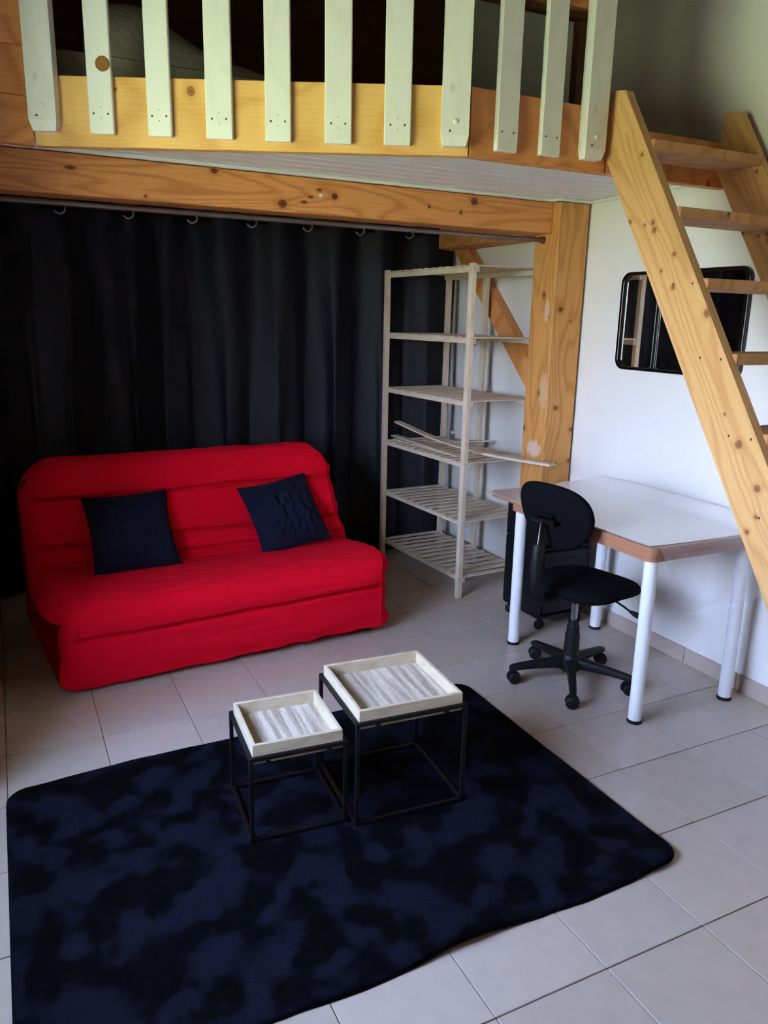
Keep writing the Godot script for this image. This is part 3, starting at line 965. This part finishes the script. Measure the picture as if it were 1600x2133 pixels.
func rug() -> void:
	var t := thing("rug", "dark navy plush rug with rounded corners under the two tray tables", "rug")
	var nz := noise(1.0, 31, 3)
	var c00 := Vector2(-1.985, -0.735)
	var c10 := Vector2(-0.170, -0.805)
	var c11 := Vector2(-0.172, 0.452)
	var c01 := Vector2(-1.985, 0.462)
	var rad := 0.07
	var at := func(u: float, w: float) -> Vector2:
		return c00.lerp(c10, u).lerp(c01.lerp(c11, u), w)
	# rings of a rounded rectangle, from the middle out, then down over the edge
	var prof := [[0.02, 0.0], [0.12, 0.0], [0.24, 0.0], [0.36, 0.0], [0.48, 0.0], [0.58, 0.0], [0.68, 0.0], [0.76, 0.0], [0.83, 0.0], [0.89, 0.0], [0.935, 0.0], [0.968, 0.0], [0.985, -0.002], [0.995, -0.006], [1.0, -0.011], [0.996, -0.0165]]
	var seg := 260
	var rows := []
	for p in prof:
		var row := PackedVector3Array()
		for k in seg:
			var f := float(k) / seg * 4.0
			var s := int(f)
			var w := f - s
			var q: Vector2 = [Vector2(w, 0), Vector2(1, w), Vector2(1 - w, 1), Vector2(0, 1 - w)][s]
			# round the corners (in metres)
			var mx := Vector2(1.815, 1.22)
			var d := (q - Vector2(0.5, 0.5)) * mx
			var lim := mx * 0.5 - Vector2(rad, rad)
			var cx := d.clamp(-lim, lim)
			if absf(d.x) > lim.x and absf(d.y) > lim.y:
				d = cx + (d - cx).normalized() * rad
			d *= p[0]
			q = d / mx + Vector2(0.5, 0.5)
			var w2: Vector2 = at.call(q.x, q.y)
			var edge := smoothstep(0.7, 1.0, p[0])
			var y: float = 0.019 + p[1] + 0.0022 * nz.get_noise_2d(w2.x * 9.0, w2.y * 9.0) * (1.0 if p[1] == 0.0 else 0.3)
			# the near edge ripples off the tiles in two places
			var lift := 0.016 * edge * smoothstep(0.25, 0.46, w2.y) * (exp(-pow((w2.x + 0.93) / 0.13, 2.0)) + 0.7 * exp(-pow((w2.x + 0.25) / 0.10, 2.0)))
			w2.y += edge * (0.006 * sin(w2.x * 9.0) + 0.004 * nz.get_noise_2d(w2.x * 5.0, 3.0))
			row.append(Vector3(w2.x, y + lift, w2.y))
		rows.append(row)
	var g := Geo.new()
	g.grid(rows, true, false, Vector2(6, 1), -1)
	var up := Vector3.UP
	if g.n[0].y < 0.0:
		g = Geo.new()
		g.grid(rows, true, false, Vector2(6, 1), 1)
	g.fan(rows[0], up)
	obj("pile", g, M.rug, t)
	g = Geo.new()
	var rim := PackedVector3Array()
	for p in rows[-1]:
		rim.append(Vector3(p.x, maxf(p.y, 0.0035), p.z))
	g.tube(rim, [0.0045], 6, false, true)
	obj("bound_edge", g, M.rug_edge, t)

func tray_tables() -> void:
	for q in [[Vector3(-0.815, 0.0215, -0.247), -3.6, 0.378, 0.368, 0.385, "larger and taller wooden tray table with black wire legs on the rug", 0.0], [Vector3(-1.168, 0.0215, -0.272), -4.2, 0.305, 0.305, 0.316, "smaller and lower wooden tray table with black wire legs on the rug", 0.4]]:
		var t := thing("tray_table", q[5], "side table", q[0], deg_to_rad(q[1]), "nesting tray tables")
		var w: float = q[2] * 0.5
		var d: float = q[3] * 0.5
		var h: float = q[4]
		var b := 0.012
		for sx in [-1.0, 1.0]:
			for sz in [-1.0, 1.0]:
				var g := Geo.new()
				rect(g, Vector3(sx * (w - b * 0.5) - b * 0.5, 0, sz * (d - b * 0.5) - b * 0.5), Vector3(sx * (w - b * 0.5) + b * 0.5, h - 0.035, sz * (d - b * 0.5) + b * 0.5), 0.0012)
				obj("leg", g, M.black_metal, t)
		for y in [0.0, h - 0.047]:
			for s in [-1.0, 1.0]:
				var g := Geo.new()
				rect(g, Vector3(-w + b, y, s * (d - b * 0.5) - b * 0.5), Vector3(w - b, y + b, s * (d - b * 0.5) + b * 0.5), 0.0012)
				obj("rail", g, M.black_metal, t)
				g = Geo.new()
				rect(g, Vector3(s * (w - b * 0.5) - b * 0.5, y, -d + b), Vector3(s * (w - b * 0.5) + b * 0.5, y + b, d - b), 0.0012)
				obj("rail", g, M.black_metal, t)
		# tray: floor board and four rim boards, dropped into the frame
		var iw := w - b - 0.001
		var id := d - b - 0.001
		var g := Geo.new()
		var th := 0.012
		g.box(T(Vector3(0, h - 0.044, 0)), Vector3((iw - th) * 2.0, 0.006, (id - th) * 2.0), 0.0, 0.5, 0.42, Vector2(q[6], q[6]), false, 2)
		var tr := obj("tray", g, M.tray, t)
		for s in [-1.0, 1.0]:
			g = Geo.new()
			rect(g, Vector3(-iw, h - 0.062, s * (id - th * 0.5) - th * 0.5), Vector3(iw, h, s * (id - th * 0.5) + th * 0.5), 0.0015, 0.5, 0.2, ro())
			obj("rim_board", g, M.tray_rim, tr)
			g = Geo.new()
			rect(g, Vector3(s * (iw - th * 0.5) - th * 0.5, h - 0.062, -id + th), Vector3(s * (iw - th * 0.5) + th * 0.5, h, id - th), 0.0015, 0.5, 0.2, ro())
			obj("rim_board", g, M.tray_rim, tr)
		for s in [-1.0, 1.0]:
			g = Geo.new()
			rect(g, Vector3(s * w * 0.62 - 0.007, h - 0.056, d - b - 0.004), Vector3(s * w * 0.62 + 0.007, h - 0.046, d - 0.001), 0.001)
			obj("clip", g, M.black_metal, t)

func rack() -> void:
	# local z runs along the rack's long side; origin at its front left post
	var t := thing("shelf_rack", "tall unpainted pine rack with six slatted shelves in front of the curtain", "shelf", Vector3(0.361, 0, -1.72), deg_to_rad(3.2))
	var L := 0.892
	var D := 0.455
	var s := 0.028
	for p in [[0.0, 0.0], [0.0, -L], [D, 0.0], [D, -L], [D, -0.49]]:
		var g := Geo.new()
		rect(g, Vector3(p[0], 0, p[1] - s - 0.006), Vector3(p[0] + s, 1.836, p[1]), 0.0015, 1.0, 0.3, ro())
		var o := obj("post", g, M.pale, t)
		if p[0] == 0.0:
			for y in [0.118, 0.447, 0.780, 1.120, 1.455, 1.812]:
				for k in [-1, 1]:
					bolt(o, T(Vector3(p[0] + s * 0.5 + k * 0.006, y, p[1])), 0.0022, M.screw, "screw")
	var lev := [0.122, 0.450, 0.783, 1.122, 1.458, 1.824]
	for y in lev:
		for x in [s + 0.001, D - 0.019]:
			var g := Geo.new()
			rect(g, Vector3(x, y - 0.030, -L - 0.02), Vector3(x + 0.018, y - 0.002, -0.003), 0.001, 1.0, 0.3, ro())
			obj("rail", g, M.pale, t)
		var n := 13
		for k in n:
			var z := -0.020 - (L - 0.02) * k / (n - 1.0)
			var g := Geo.new()
			var wob := rng.randf_range(-0.002, 0.002)
			rect(g, Vector3(s - 0.026 if k > 0 and k < n - 1 else s + 0.002, y - 0.0018, z - 0.0175 + wob), Vector3(D - 0.002 + rng.randf_range(-0.004, 0.001), y + 0.0055, z + 0.0175 + wob), 0.001, 1.0, 0.3, ro())
			obj("slat", g, M.pale, t)
	# loose boards left on the third shelf from the floor
	var yb := 0.792
	var B := [
		[[Vector3(0.375, yb + 0.014, -2.56), Vector3(0.40, yb + 0.011, -2.3), Vector3(0.435, yb + 0.0075, -1.96)], 0.050, 0.007, "loose pale board lying flat along the left of the rack shelf, lowest"],
		[[Vector3(0.365, yb + 0.034, -2.57), Vector3(0.385, yb + 0.028, -2.2), Vector3(0.41, yb + 0.0165, -1.84)], 0.050, 0.007, "loose pale board lying on another one at the left of the rack shelf"],
		[[Vector3(0.535, yb + 0.011, -2.40), Vector3(0.66, yb + 0.022, -2.28), Vector3(0.835, yb + 0.034, -2.17)], 0.045, 0.007, "short curved pale board lying crosswise at the back of the rack shelf"],
		[[Vector3(0.545, yb + 0.026, -1.88), Vector3(0.60, yb + 0.026, -1.65), Vector3(0.688, yb + 0.030, -1.365)], 0.060, 0.007, "loose pale board jutting out past the post under the bowed one"],
		[[Vector3(0.285, yb + 0.150, -2.38), Vector3(0.40, yb + 0.082, -2.14), Vector3(0.50, yb + 0.045, -1.92), Vector3(0.585, yb + 0.036, -1.65), Vector3(0.678, yb + 0.0385, -1.365)], 0.058, 0.007, "long bowed pale board lying on top, one end lifted above the rack shelf"]]
	for b in B:
		var c := Curve3D.new()
		for k in b[0].size():
			var p: Vector3 = b[0][k]
			var a: Vector3 = b[0][maxi(k - 1, 0)]
			var e: Vector3 = b[0][mini(k + 1, b[0].size() - 1)]
			var d := (e - a).normalized()
			c.add_point(p, -d * p.distance_to(a) * 0.33, d * p.distance_to(e) * 0.33)
		c.bake_interval = 0.04
		var pts := c.get_baked_points()
		var g := Geo.new()
		for k in pts.size() - 1:
			var q := []
			for m in [k, k + 1]:
				var d := (pts[mini(m + 1, pts.size() - 1)] - pts[maxi(m - 1, 0)]).normalized()
				var sd = Vector3.UP.cross(d).normalized() * b[1] * 0.5
				var up = d.cross(sd).normalized() * b[2]
				q.append([pts[m] + sd, pts[m] - sd, pts[m] - sd - up, pts[m] + sd - up, sd, up])
			var u0 := k * 0.04
			var u1 := u0 + 0.04
			var upv: Vector3 = q[0][5] if q[0][5].y > 0 else -q[0][5]
			for f in [[0, 1, upv], [1, 2, -q[0][4]], [2, 3, -upv], [3, 0, q[0][4]]]:
				var hh: Vector3 = f[2]
				if f[0] == 0 and q[0][5].y < 0: hh = -hh
				if f[0] == 2 and q[0][5].y < 0: hh = -hh
				if f[0] == 0 and q[0][5].y >= 0: hh = q[0][5]
				g.quad(q[0][f[0]], q[0][f[1]], q[1][f[1]], q[1][f[0]], hh, Vector2(u0, 0.1 * f[0]), Vector2(u0, 0.1 * f[0] + 0.2), Vector2(u1, 0.1 * f[0] + 0.2), Vector2(u1, 0.1 * f[0]))
			if k == 0:
				g.quad(q[0][0], q[0][1], q[0][2], q[0][3], pts[0] - pts[1])
			if k == pts.size() - 2:
				g.quad(q[1][0], q[1][1], q[1][2], q[1][3], pts[-1] - pts[-2])
		tag(obj("wooden_board", g, M.pale), b[3], "board", "loose boards on the rack shelf")

func rounded(x0: float, z0: float, x1: float, z1: float, r: float, n := 6) -> PackedVector2Array:
	var p := PackedVector2Array()
	for q in [[x1 - r, z1 - r, 0.0], [x0 + r, z1 - r, 90.0], [x0 + r, z0 + r, 180.0], [x1 - r, z0 + r, 270.0]]:
		for k in n + 1:
			var a := deg_to_rad(q[2] + 90.0 * k / n)
			p.append(Vector2(q[0] + r * cos(a), q[1] + r * sin(a)))
	return p

func desk() -> void:
	var flat := Basis(Vector3(1, 0, 0), Vector3(0, 0, 1), Vector3(0, -1, 0))   # x, z outline swept downwards
	var t := thing("desk", "brown wood desk on four round white metal legs against the white wall", "desk")
	var g := Geo.new()
	g.prism(rounded(0.226, -1.262, 0.855, -0.185, 0.035), -0.742, -0.722, Transform3D(flat, Vector3.ZERO), 2.0, true)
	g.prism(rounded(0.229, -1.259, 0.852, -0.188, 0.033), -0.745, -0.742, Transform3D(flat, Vector3.ZERO), 2.0)
	obj("top", g, M.desk, t)
	g = Geo.new()
	g.prism(rounded(0.240, -1.10, 0.845, -0.200, 0.03), -0.722, -0.684, Transform3D(flat, Vector3.ZERO), 2.0, true)
	obj("apron", g, M.desk, t)
	for p in [[0.286, -0.240], [0.291, -1.078], [0.786, -0.232], [0.803, -1.070]]:
		g = Geo.new()
		g.lathe([[0.0265, 0.012], [0.0265, 0.700], [0.022, 0.719], [0.0, 0.721]], T(Vector3(p[0], 0, p[1])), 24)
		var leg := obj("leg", g, M.white_metal, t)
		g = Geo.new()
		g.lathe([[0.0, 0.014], [0.0285, 0.014], [0.0285, 0.014], [0.030, 0.010], [0.030, 0.001], [0.030, 0.001], [0.0, 0.001]], T(Vector3(p[0], 0, p[1])), 24)
		obj("foot_ring", g, M.black, leg)
	# white pad, its back edge curled up against the wall, far corner cut round
	var rows := []
	for r in 40:
		var s := r / 39.0
		var row := PackedVector3Array()
		for c in 40:
			var u := c / 39.0
			var xx := lerpf(0.237, 0.893, u)
			var far := lerpf(-0.93, -1.285, smoothstep(0.0, 0.72, u)) + 0.05 * smoothstep(0.85, 1.0, u)
			var near := -0.196 - 0.02 * pow(1.0 - u, 6.0) - 0.05 * smoothstep(0.9, 1.0, u)
			var z := lerpf(near, far, s)
			var y := 0.7475 + 0.040 * pow(smoothstep(0.80, 1.0, u), 1.4) * (1.0 - 0.25 * smoothstep(0.7, 1.0, s))
			row.append(Vector3(xx, y, z))
		rows.append(row)
	g = Geo.new()
	g.grid(rows)
	var low := []
	for r in rows:
		var q := PackedVector3Array()
		for p in r:
			q.append(p - Vector3(0, 0.0015, 0))
		low.append(q)
	g.grid(low)
	tag(obj("desk_pad", g, M.pad), "white desk pad covering the desk, back edge curling up the wall", "desk pad")
	# clear film: flat beyond the far end, drooping over the near end
	t = thing("plastic_film", "clear plastic film overhanging the desk and drooping from its near end", "film")
	rows = []
	for r in 26:
		var s := r / 25.0
		var row := PackedVector3Array()
		for c in 30:
			var u := c / 29.0
			var xx := lerpf(0.25, 0.885, u)
			var fall := 0.21 + 0.03 * sin(u * 5.0) + 0.04 * u
			var y := 0.7505 - fall * pow(s, 1.5) + 0.010 * u * sin(s * 3.0)
			var z := -0.185 + 0.10 * sin(s * 2.0) * (0.6 + 0.6 * u) + 0.022 * sin(u * 9.0 + 1.0) * s + 0.014 * sin(u * 17.0 + s * 4.0) * s
			row.append(Vector3(xx, y, z))
		rows.append(row)
	g = Geo.new()
	g.grid(rows)
	obj("drooping_end", g, M.film, t)
	g = Geo.new()
	rows = []
	for r in 14:
		var s := r / 13.0
		var row := PackedVector3Array()
		for c in 8:
			var u := c / 7.0
			row.append(Vector3(lerpf(0.172, 0.42, u), 0.7495 + 0.002 * sin(s * 6.0 + u * 4.0), lerpf(-1.278, -0.93, s)))
		rows.append(row)
	g.grid(rows)
	obj("flat_end", g, M.film, t)

func cabinet() -> void:
	var t := thing("drawer_unit", "black drawer unit on castors under the far end of the desk", "drawer unit")
	var x0 := 0.495
	var x1 := 0.80
	var z0 := -1.472
	var z1 := -1.152
	var g := Geo.new()
	rect(g, Vector3(x0 + 0.004, 0.058, z0), Vector3(x1 - 0.004, 0.075, z1), 0.002)
	obj("base", g, M.cabinet, t)
	var ys := [0.078, 0.262, 0.446, 0.630]
	for k in 3:
		var a: float = ys[k]
		var b: float = ys[k + 1] - 0.005
		g = Geo.new()
		rect(g, Vector3(x0, a, z0), Vector3(x0 + 0.012, b, z1), 0.002)
		rect(g, Vector3(x1 - 0.012, a, z0), Vector3(x1, b, z1), 0.002)
		rect(g, Vector3(x0 + 0.012, a, z0), Vector3(x1 - 0.012, b, z0 + 0.012), 0.001)
		rect(g, Vector3(x0 + 0.012, b - 0.012, z0 + 0.012), Vector3(x1 - 0.012, b, z1), 0.001)
		obj("body", g, M.cabinet, t)
		g = Geo.new()
		rect(g, Vector3(x0 + 0.016, a + 0.012, z0 + 0.03), Vector3(x1 - 0.016, b - 0.020, z1 + 0.006), 0.004)
		var dr := obj("drawer", g, M.cabinet, t)
		g = Geo.new()
		g.tube(PackedVector3Array([Vector3((x0 + x1) * 0.5 - 0.04, b - 0.06, z1 + 0.006), Vector3((x0 + x1) * 0.5 - 0.036, b - 0.06, z1 + 0.02), Vector3((x0 + x1) * 0.5 + 0.036, b - 0.06, z1 + 0.02), Vector3((x0 + x1) * 0.5 + 0.04, b - 0.06, z1 + 0.006)]), [0.005], 8)
		obj("handle", g, M.gloss_black, dr)
	for p in [[x0 + 0.03, z0 + 0.03], [x1 - 0.03, z0 + 0.03], [x0 + 0.03, z1 - 0.03], [x1 - 0.03, z1 - 0.03]]:
		caster(t, Vector3(p[0], 0.0, p[1]), 0.6, 0.022, 0.058)

func caster(parent: Node3D, at: Vector3, turn: float, r: float, top: float) -> void:
	var g := Geo.new()
	var b := Basis(Vector3.UP, turn)
	g.lathe([[r * 0.28, r], [r * 0.28, top]], T(at), 10)
	# hood: a part cylinder over the wheels
	var rows := []
	for s in [-0.30, 0.30]:
		var row := PackedVector3Array()
		for k in 13:
			var a := deg_to_rad(-15.0 + 195.0 * k / 12.0)
			row.append(at + b * Vector3(s * r, r + r * 1.12 * sin(a), r * 1.12 * cos(a)))
		rows.append(row)
	g.grid(rows)
	for row in rows:
		g.fan(row, b * Vector3(row[0].distance_to(at), 0, 0))
	var c := obj("caster", g, M.black, parent)
	for s in [-1.0, 1.0]:
		var w := Geo.new()
		var ax := Transform3D(b * Basis(Vector3(0, 0, 1), -PI / 2 * s), at + b * Vector3(s * r * 0.34, r, 0))
		w.lathe([[0.0, 0.0], [r * 0.92, 0.0], [r * 0.92, 0.0], [r, r * 0.1], [r, r * 0.38], [r * 0.86, r * 0.52], [r * 0.4, r * 0.56], [0.0, r * 0.56]], ax, 20)
		obj("wheel", w, M.black, c)

func chair() -> void:
	# local -z is where the sitter looks; the chair faces the desk
	var yaw := atan2(-0.98, 0.20)   # turns -z towards (0.98, 0, -0.20)
	var at := Vector3(0.281, 0.0, -0.64)
	var t := thing("office_chair", "small black swivel office chair on castors pulled up to the desk", "chair", at)
	var R := Basis(Vector3.UP, yaw)
	# five-star base
	for k in 5:
		var a := deg_to_rad(54.6 + 72.0 * k)
		var d := Vector3(cos(a), 0, sin(a))
		var sd := Vector3(-sin(a), 0, cos(a))
		var rows := []
		for q in [[0.02, 0.118, 0.062, 0.024], [0.08, 0.114, 0.068, 0.021], [0.16, 0.104, 0.068, 0.0175], [0.225, 0.094, 0.064, 0.016], [0.262, 0.088, 0.062, 0.0155], [0.276, 0.080, 0.060, 0.011]]:
			var row := PackedVector3Array()
			for m in 12:
				var b := TAU * m / 12
				var cy: float = (q[1] + q[2]) * 0.5
				var hy: float = (q[1] - q[2]) * 0.5
				row.append(d * q[0] + sd * q[3] * signf(cos(b)) * pow(absf(cos(b)), 0.5) + Vector3(0, cy + hy * signf(sin(b)) * pow(absf(sin(b)), 0.5), 0))
			rows.append(row)
		var g := Geo.new()
		g.grid(rows, true)
		g.fan(rows[-1], d)
		var arm := obj("base_arm", g, M.black, t)
		caster_at(t, d * 0.256, deg_to_rad(64.0 + [6, -14, 10, -8, 3][k]))
	var g := Geo.new()
	g.lathe([[0.0, 0.055], [0.042, 0.055], [0.046, 0.07], [0.046, 0.112], [0.036, 0.128], [0.036, 0.128], [0.034, 0.14], [0.032, 0.225], [0.032, 0.225], [0.028, 0.228], [0.028, 0.262], [0.028, 0.262], [0.024, 0.264], [0.024, 0.292], [0.024, 0.292], [0.0, 0.292]], Transform3D(), 24)
	obj("column", g, M.black, t)
	g = Geo.new()
	g.lathe([[0.0145, 0.285], [0.0145, 0.425]], Transform3D(), 20)
	obj("gas_lift", g, M.steel, t)
	# under-seat plate and lever
	g = Geo.new()
	g.box(Transform3D(R, Vector3(0, 0.418, 0)), Vector3(0.16, 0.03, 0.2), 0.008)
	obj("seat_plate", g, M.black, t)
	g = Geo.new()
	var lev := PackedVector3Array([Vector3(0.05, 0.412, 0.05), Vector3(0.11, 0.405, 0.10), Vector3(0.15, 0.375, 0.135), Vector3(0.175, 0.352, 0.155)])
	g.tube(lev, [0.0045], 8)
	var lv := obj("lever", g, M.black, t)
	g = Geo.new()
	g.tube(PackedVector3Array([Vector3(0.172, 0.356, 0.152), Vector3(0.19, 0.344, 0.168), Vector3(0.215, 0.330, 0.19), Vector3(0.232, 0.322, 0.205)]), [0.007, 0.013, 0.013, 0.008], 8)
	obj("paddle", g, M.black, lv)
	# seat cushion: rounded square, domed top, waterfall front
	var rows := []
	var prof := [[0.0, 0.436], [0.5, 0.434], [0.80, 0.432], [0.92, 0.437], [0.985, 0.447], [1.0, 0.458], [0.985, 0.470], [0.94, 0.480], [0.85, 0.487], [0.7, 0.490], [0.4, 0.488], [0.0, 0.486]]
	for p in prof:
		var row := PackedVector3Array()
		for k in 48:
			var a := TAU * k / 48
			var e := pow(pow(absf(cos(a)), 3.6) + pow(absf(sin(a)), 3.6), -1.0 / 3.6)
			var x = cos(a) * e * 0.205 * p[0]
			var z = sin(a) * e * 0.205 * p[0] - 0.055
			var y: float = p[1] - 0.022 * smoothstep(0.05, 0.26, -z) * 0.6 - 0.012
			row.append(R * Vector3(x, y, z))
		rows.append(row)
	g = Geo.new()
	g.grid(rows, true)
	obj("seat", g, M.black_cloth, t)
	# backrest: oval shell, leaning back
	var lean := deg_to_rad(17.0)
	var bc := R * Vector3(0.0, 0.785, 0.205)
	var bb := R * Basis(Vector3.RIGHT, lean)
	rows = []
	for p in [[0.0, -0.030], [0.5, -0.028], [0.85, -0.022], [0.97, -0.012], [1.0, 0.0], [0.985, 0.010], [0.95, 0.0145], [0.9, 0.0155], [0.6, 0.019], [0.0, 0.021]]:
		var row := PackedVector3Array()
		for k in 48:
			var a := TAU * k / 48
			var ex := 2.5 if sin(a) > 0 else 2.2
			var e := pow(pow(absf(cos(a)), ex) + pow(absf(sin(a)), ex), -1.0 / ex)
			var x = cos(a) * e * 0.187 * p[0] * (1.0 - 0.10 * maxf(0.0, -sin(a)))
			var y = sin(a) * e * 0.148 * p[0]
			row.append(bc + bb * Vector3(x, y, p[1] - 1.1 * x * x))
		rows.append(row)
	g = Geo.new()
	g.grid(rows, true)
	var back := obj("backrest", g, M.black_cloth, t)
	# bracket: cross tube, plate and curved support with a ribbed sleeve
	g = Geo.new()
	g.box(Transform3D(bb, bc + bb * Vector3(0.0, 0.0, 0.028)), Vector3(0.075, 0.05, 0.012), 0.004)
	g.tube(PackedVector3Array([bc + bb * Vector3(-0.058, 0.0, 0.042), bc + bb * Vector3(0.058, 0.0, 0.042)]), [0.011], 12)
	obj("bracket", g, M.gloss_black, back)
	g = Geo.new()
	var path := PackedVector3Array()
	var c := Curve3D.new()
	c.add_point(bc + bb * Vector3(-0.012, 0.0, 0.045), Vector3.ZERO, Vector3(0, -0.05, 0))
	c.add_point(R * Vector3(0.0, 0.60, 0.275), Vector3(0, 0.06, 0) , Vector3(0, -0.07, 0))
	c.add_point(R * Vector3(0.0, 0.43, 0.215), R * Vector3(0, 0.02, 0.06), R * Vector3(0, -0.01, -0.05))
	c.add_point(R * Vector3(0.0, 0.418, 0.06), R * Vector3(0, 0, 0.05), Vector3.ZERO)
	c.bake_interval = 0.006
	path = c.get_baked_points()
	g.tube(path, [0.011], 10)
	var sup := obj("support_bar", g, M.gloss_black, t)
	g = Geo.new()
	var sl := PackedVector3Array()
	var rr := []
	for k in path.size():
		var f := float(k) / path.size()
		if f > 0.16 and f < 0.84:
			sl.append(path[k])
			rr.append(0.0265 if k % 2 == 0 else 0.0225)
	g.tube(sl, rr, 14)
	obj("ribbed_sleeve", g, M.black, sup)

func caster_at(t: Node3D, at: Vector3, turn: float) -> void:
	caster(t, Vector3(at.x, 0.0008, at.z), turn, 0.027, 0.07)

func mirror() -> void:
	# rounded frame in z, y, tilted a hair, flat on the wall
	var t := thing("wall_mirror", "two part mirror in a rounded black frame on the wall behind stairs", "mirror")
	var xf := Transform3D(Basis(Vector3(0, 0, 1), Vector3(0, 1, 0), Vector3(-1, 0, 0)), Vector3(WR + 0.005, 0, 0))   # x -> z, y -> y, z -> away from the wall
	var z0 := -1.196
	var z1 := -0.455
	var y0 := 1.330
	var y1 := 1.790
	var out := rounded(z0, y0, z1, y1, 0.05, 8)
	var inn := rounded(z0 + 0.020, y0 + 0.016, z1 - 0.022, y1 - 0.016, 0.038, 8)
	var g := Geo.new()
	var rows := []
	for q in [[out, 0.0], [out, 0.018], [out, 0.018], [rounded(z0 + 0.004, y0 + 0.004, z1 - 0.004, y1 - 0.004, 0.048, 8), 0.024], [rounded(z0 + 0.008, y0 + 0.007, z1 - 0.009, y1 - 0.007, 0.046, 8), 0.019], [rounded(z0 + 0.012, y0 + 0.010, z1 - 0.013, y1 - 0.010, 0.043, 8), 0.024], [inn, 0.018], [inn, 0.006]]:
		var row := PackedVector3Array()
		for p in q[0]:
			row.append(xf * Vector3(p.x, p.y, q[1]))
		rows.append(row)
	g.grid(rows, true, false, Vector2.ONE, 0)
	obj("frame", g, M.gloss_black, t)
	var zd := -0.950
	for q in [[z0 + 0.018, zd - 0.008], [zd + 0.008, z1 - 0.020]]:
		g = Geo.new()
		var turn := Transform3D(Basis(Vector3.UP, deg_to_rad(-3.0 if q[0] < zd else -0.4)), Vector3.ZERO)
		var mid := Vector3((q[0] + q[1]) * 0.5, 0, 0.006)
		g.prism(rounded(q[0] - mid.x, y0 + 0.014, q[1] - mid.x, y1 - 0.014, 0.036, 8), -0.003, 0.003, xf * T(mid + Vector3(0, 0, 0.003)) * turn)
		obj("mirror_glass", g, M.mirror, t)
	g = Geo.new()
	for dz in [-0.010, 0.010]:
		g.tube(PackedVector3Array([xf * Vector3(zd + dz, y0 + 0.012, 0.010), xf * Vector3(zd + dz, y1 - 0.012, 0.010)]), [0.007], 10)
	obj("divider", g, M.gloss_black, t)

func bedding() -> void:
	var g := Geo.new()
	g.prism(rounded(-1.62, -2.75, -0.1, -1.42, 0.06), -2.45, -2.272, Transform3D(Basis(Vector3(1, 0, 0), Vector3(0, 0, 1), Vector3(0, -1, 0)), Vector3.ZERO), 1.0, true)
	tag(obj("mattress", g, M.duvet), "pale mattress lying on the loft behind the balustrade", "mattress")
	var nz := noise(1.0, 43, 2)
	var rows := []
	for r in 30:
		var w := r / 29.0
		var row := PackedVector3Array()
		for c in 40:
			var u := c / 39.0
			var x := lerpf(-1.50, -0.2, u)
			var z := lerpf(-2.6, -1.42, w)
			var bump := exp(-pow((x + 1.28) / 0.22, 2.0)) * 0.16 + exp(-pow((x + 0.9) / 0.4, 2.0)) * 0.07
			var y := 2.452 + pow(sin(PI * pow(w, 1.7)), 0.7) * (0.17 * exp(-pow((x + 1.28) / 0.25, 2.0)) + 0.12 * (1.0 - u) + 0.02 * (1.0 + nz.get_noise_2d(x * 3.0, z * 3.0))) * minf(1.0, 6.0 * sin(PI * u))
			row.append(Vector3(x, y, z))
		rows.append(row)
	g = Geo.new()
	g.grid(rows)
	tag(obj("duvet", g, M.duvet), "rumpled pale duvet on the loft mattress", "duvet")
	g = Geo.new()
	rect(g, Vector3(-0.35, 2.738, -1.03), Vector3(0.415, 2.80, -0.99), 0.003, 1.0, 0.4)
	rect(g, Vector3(0.355, 2.272, -1.03), Vector3(0.41, 2.738, -0.99), 0.003, 1.0, 0.4)
	tag(obj("guard_rail", g, M.dark_wood), "plain timber guard rail further back on the loft", "rail")
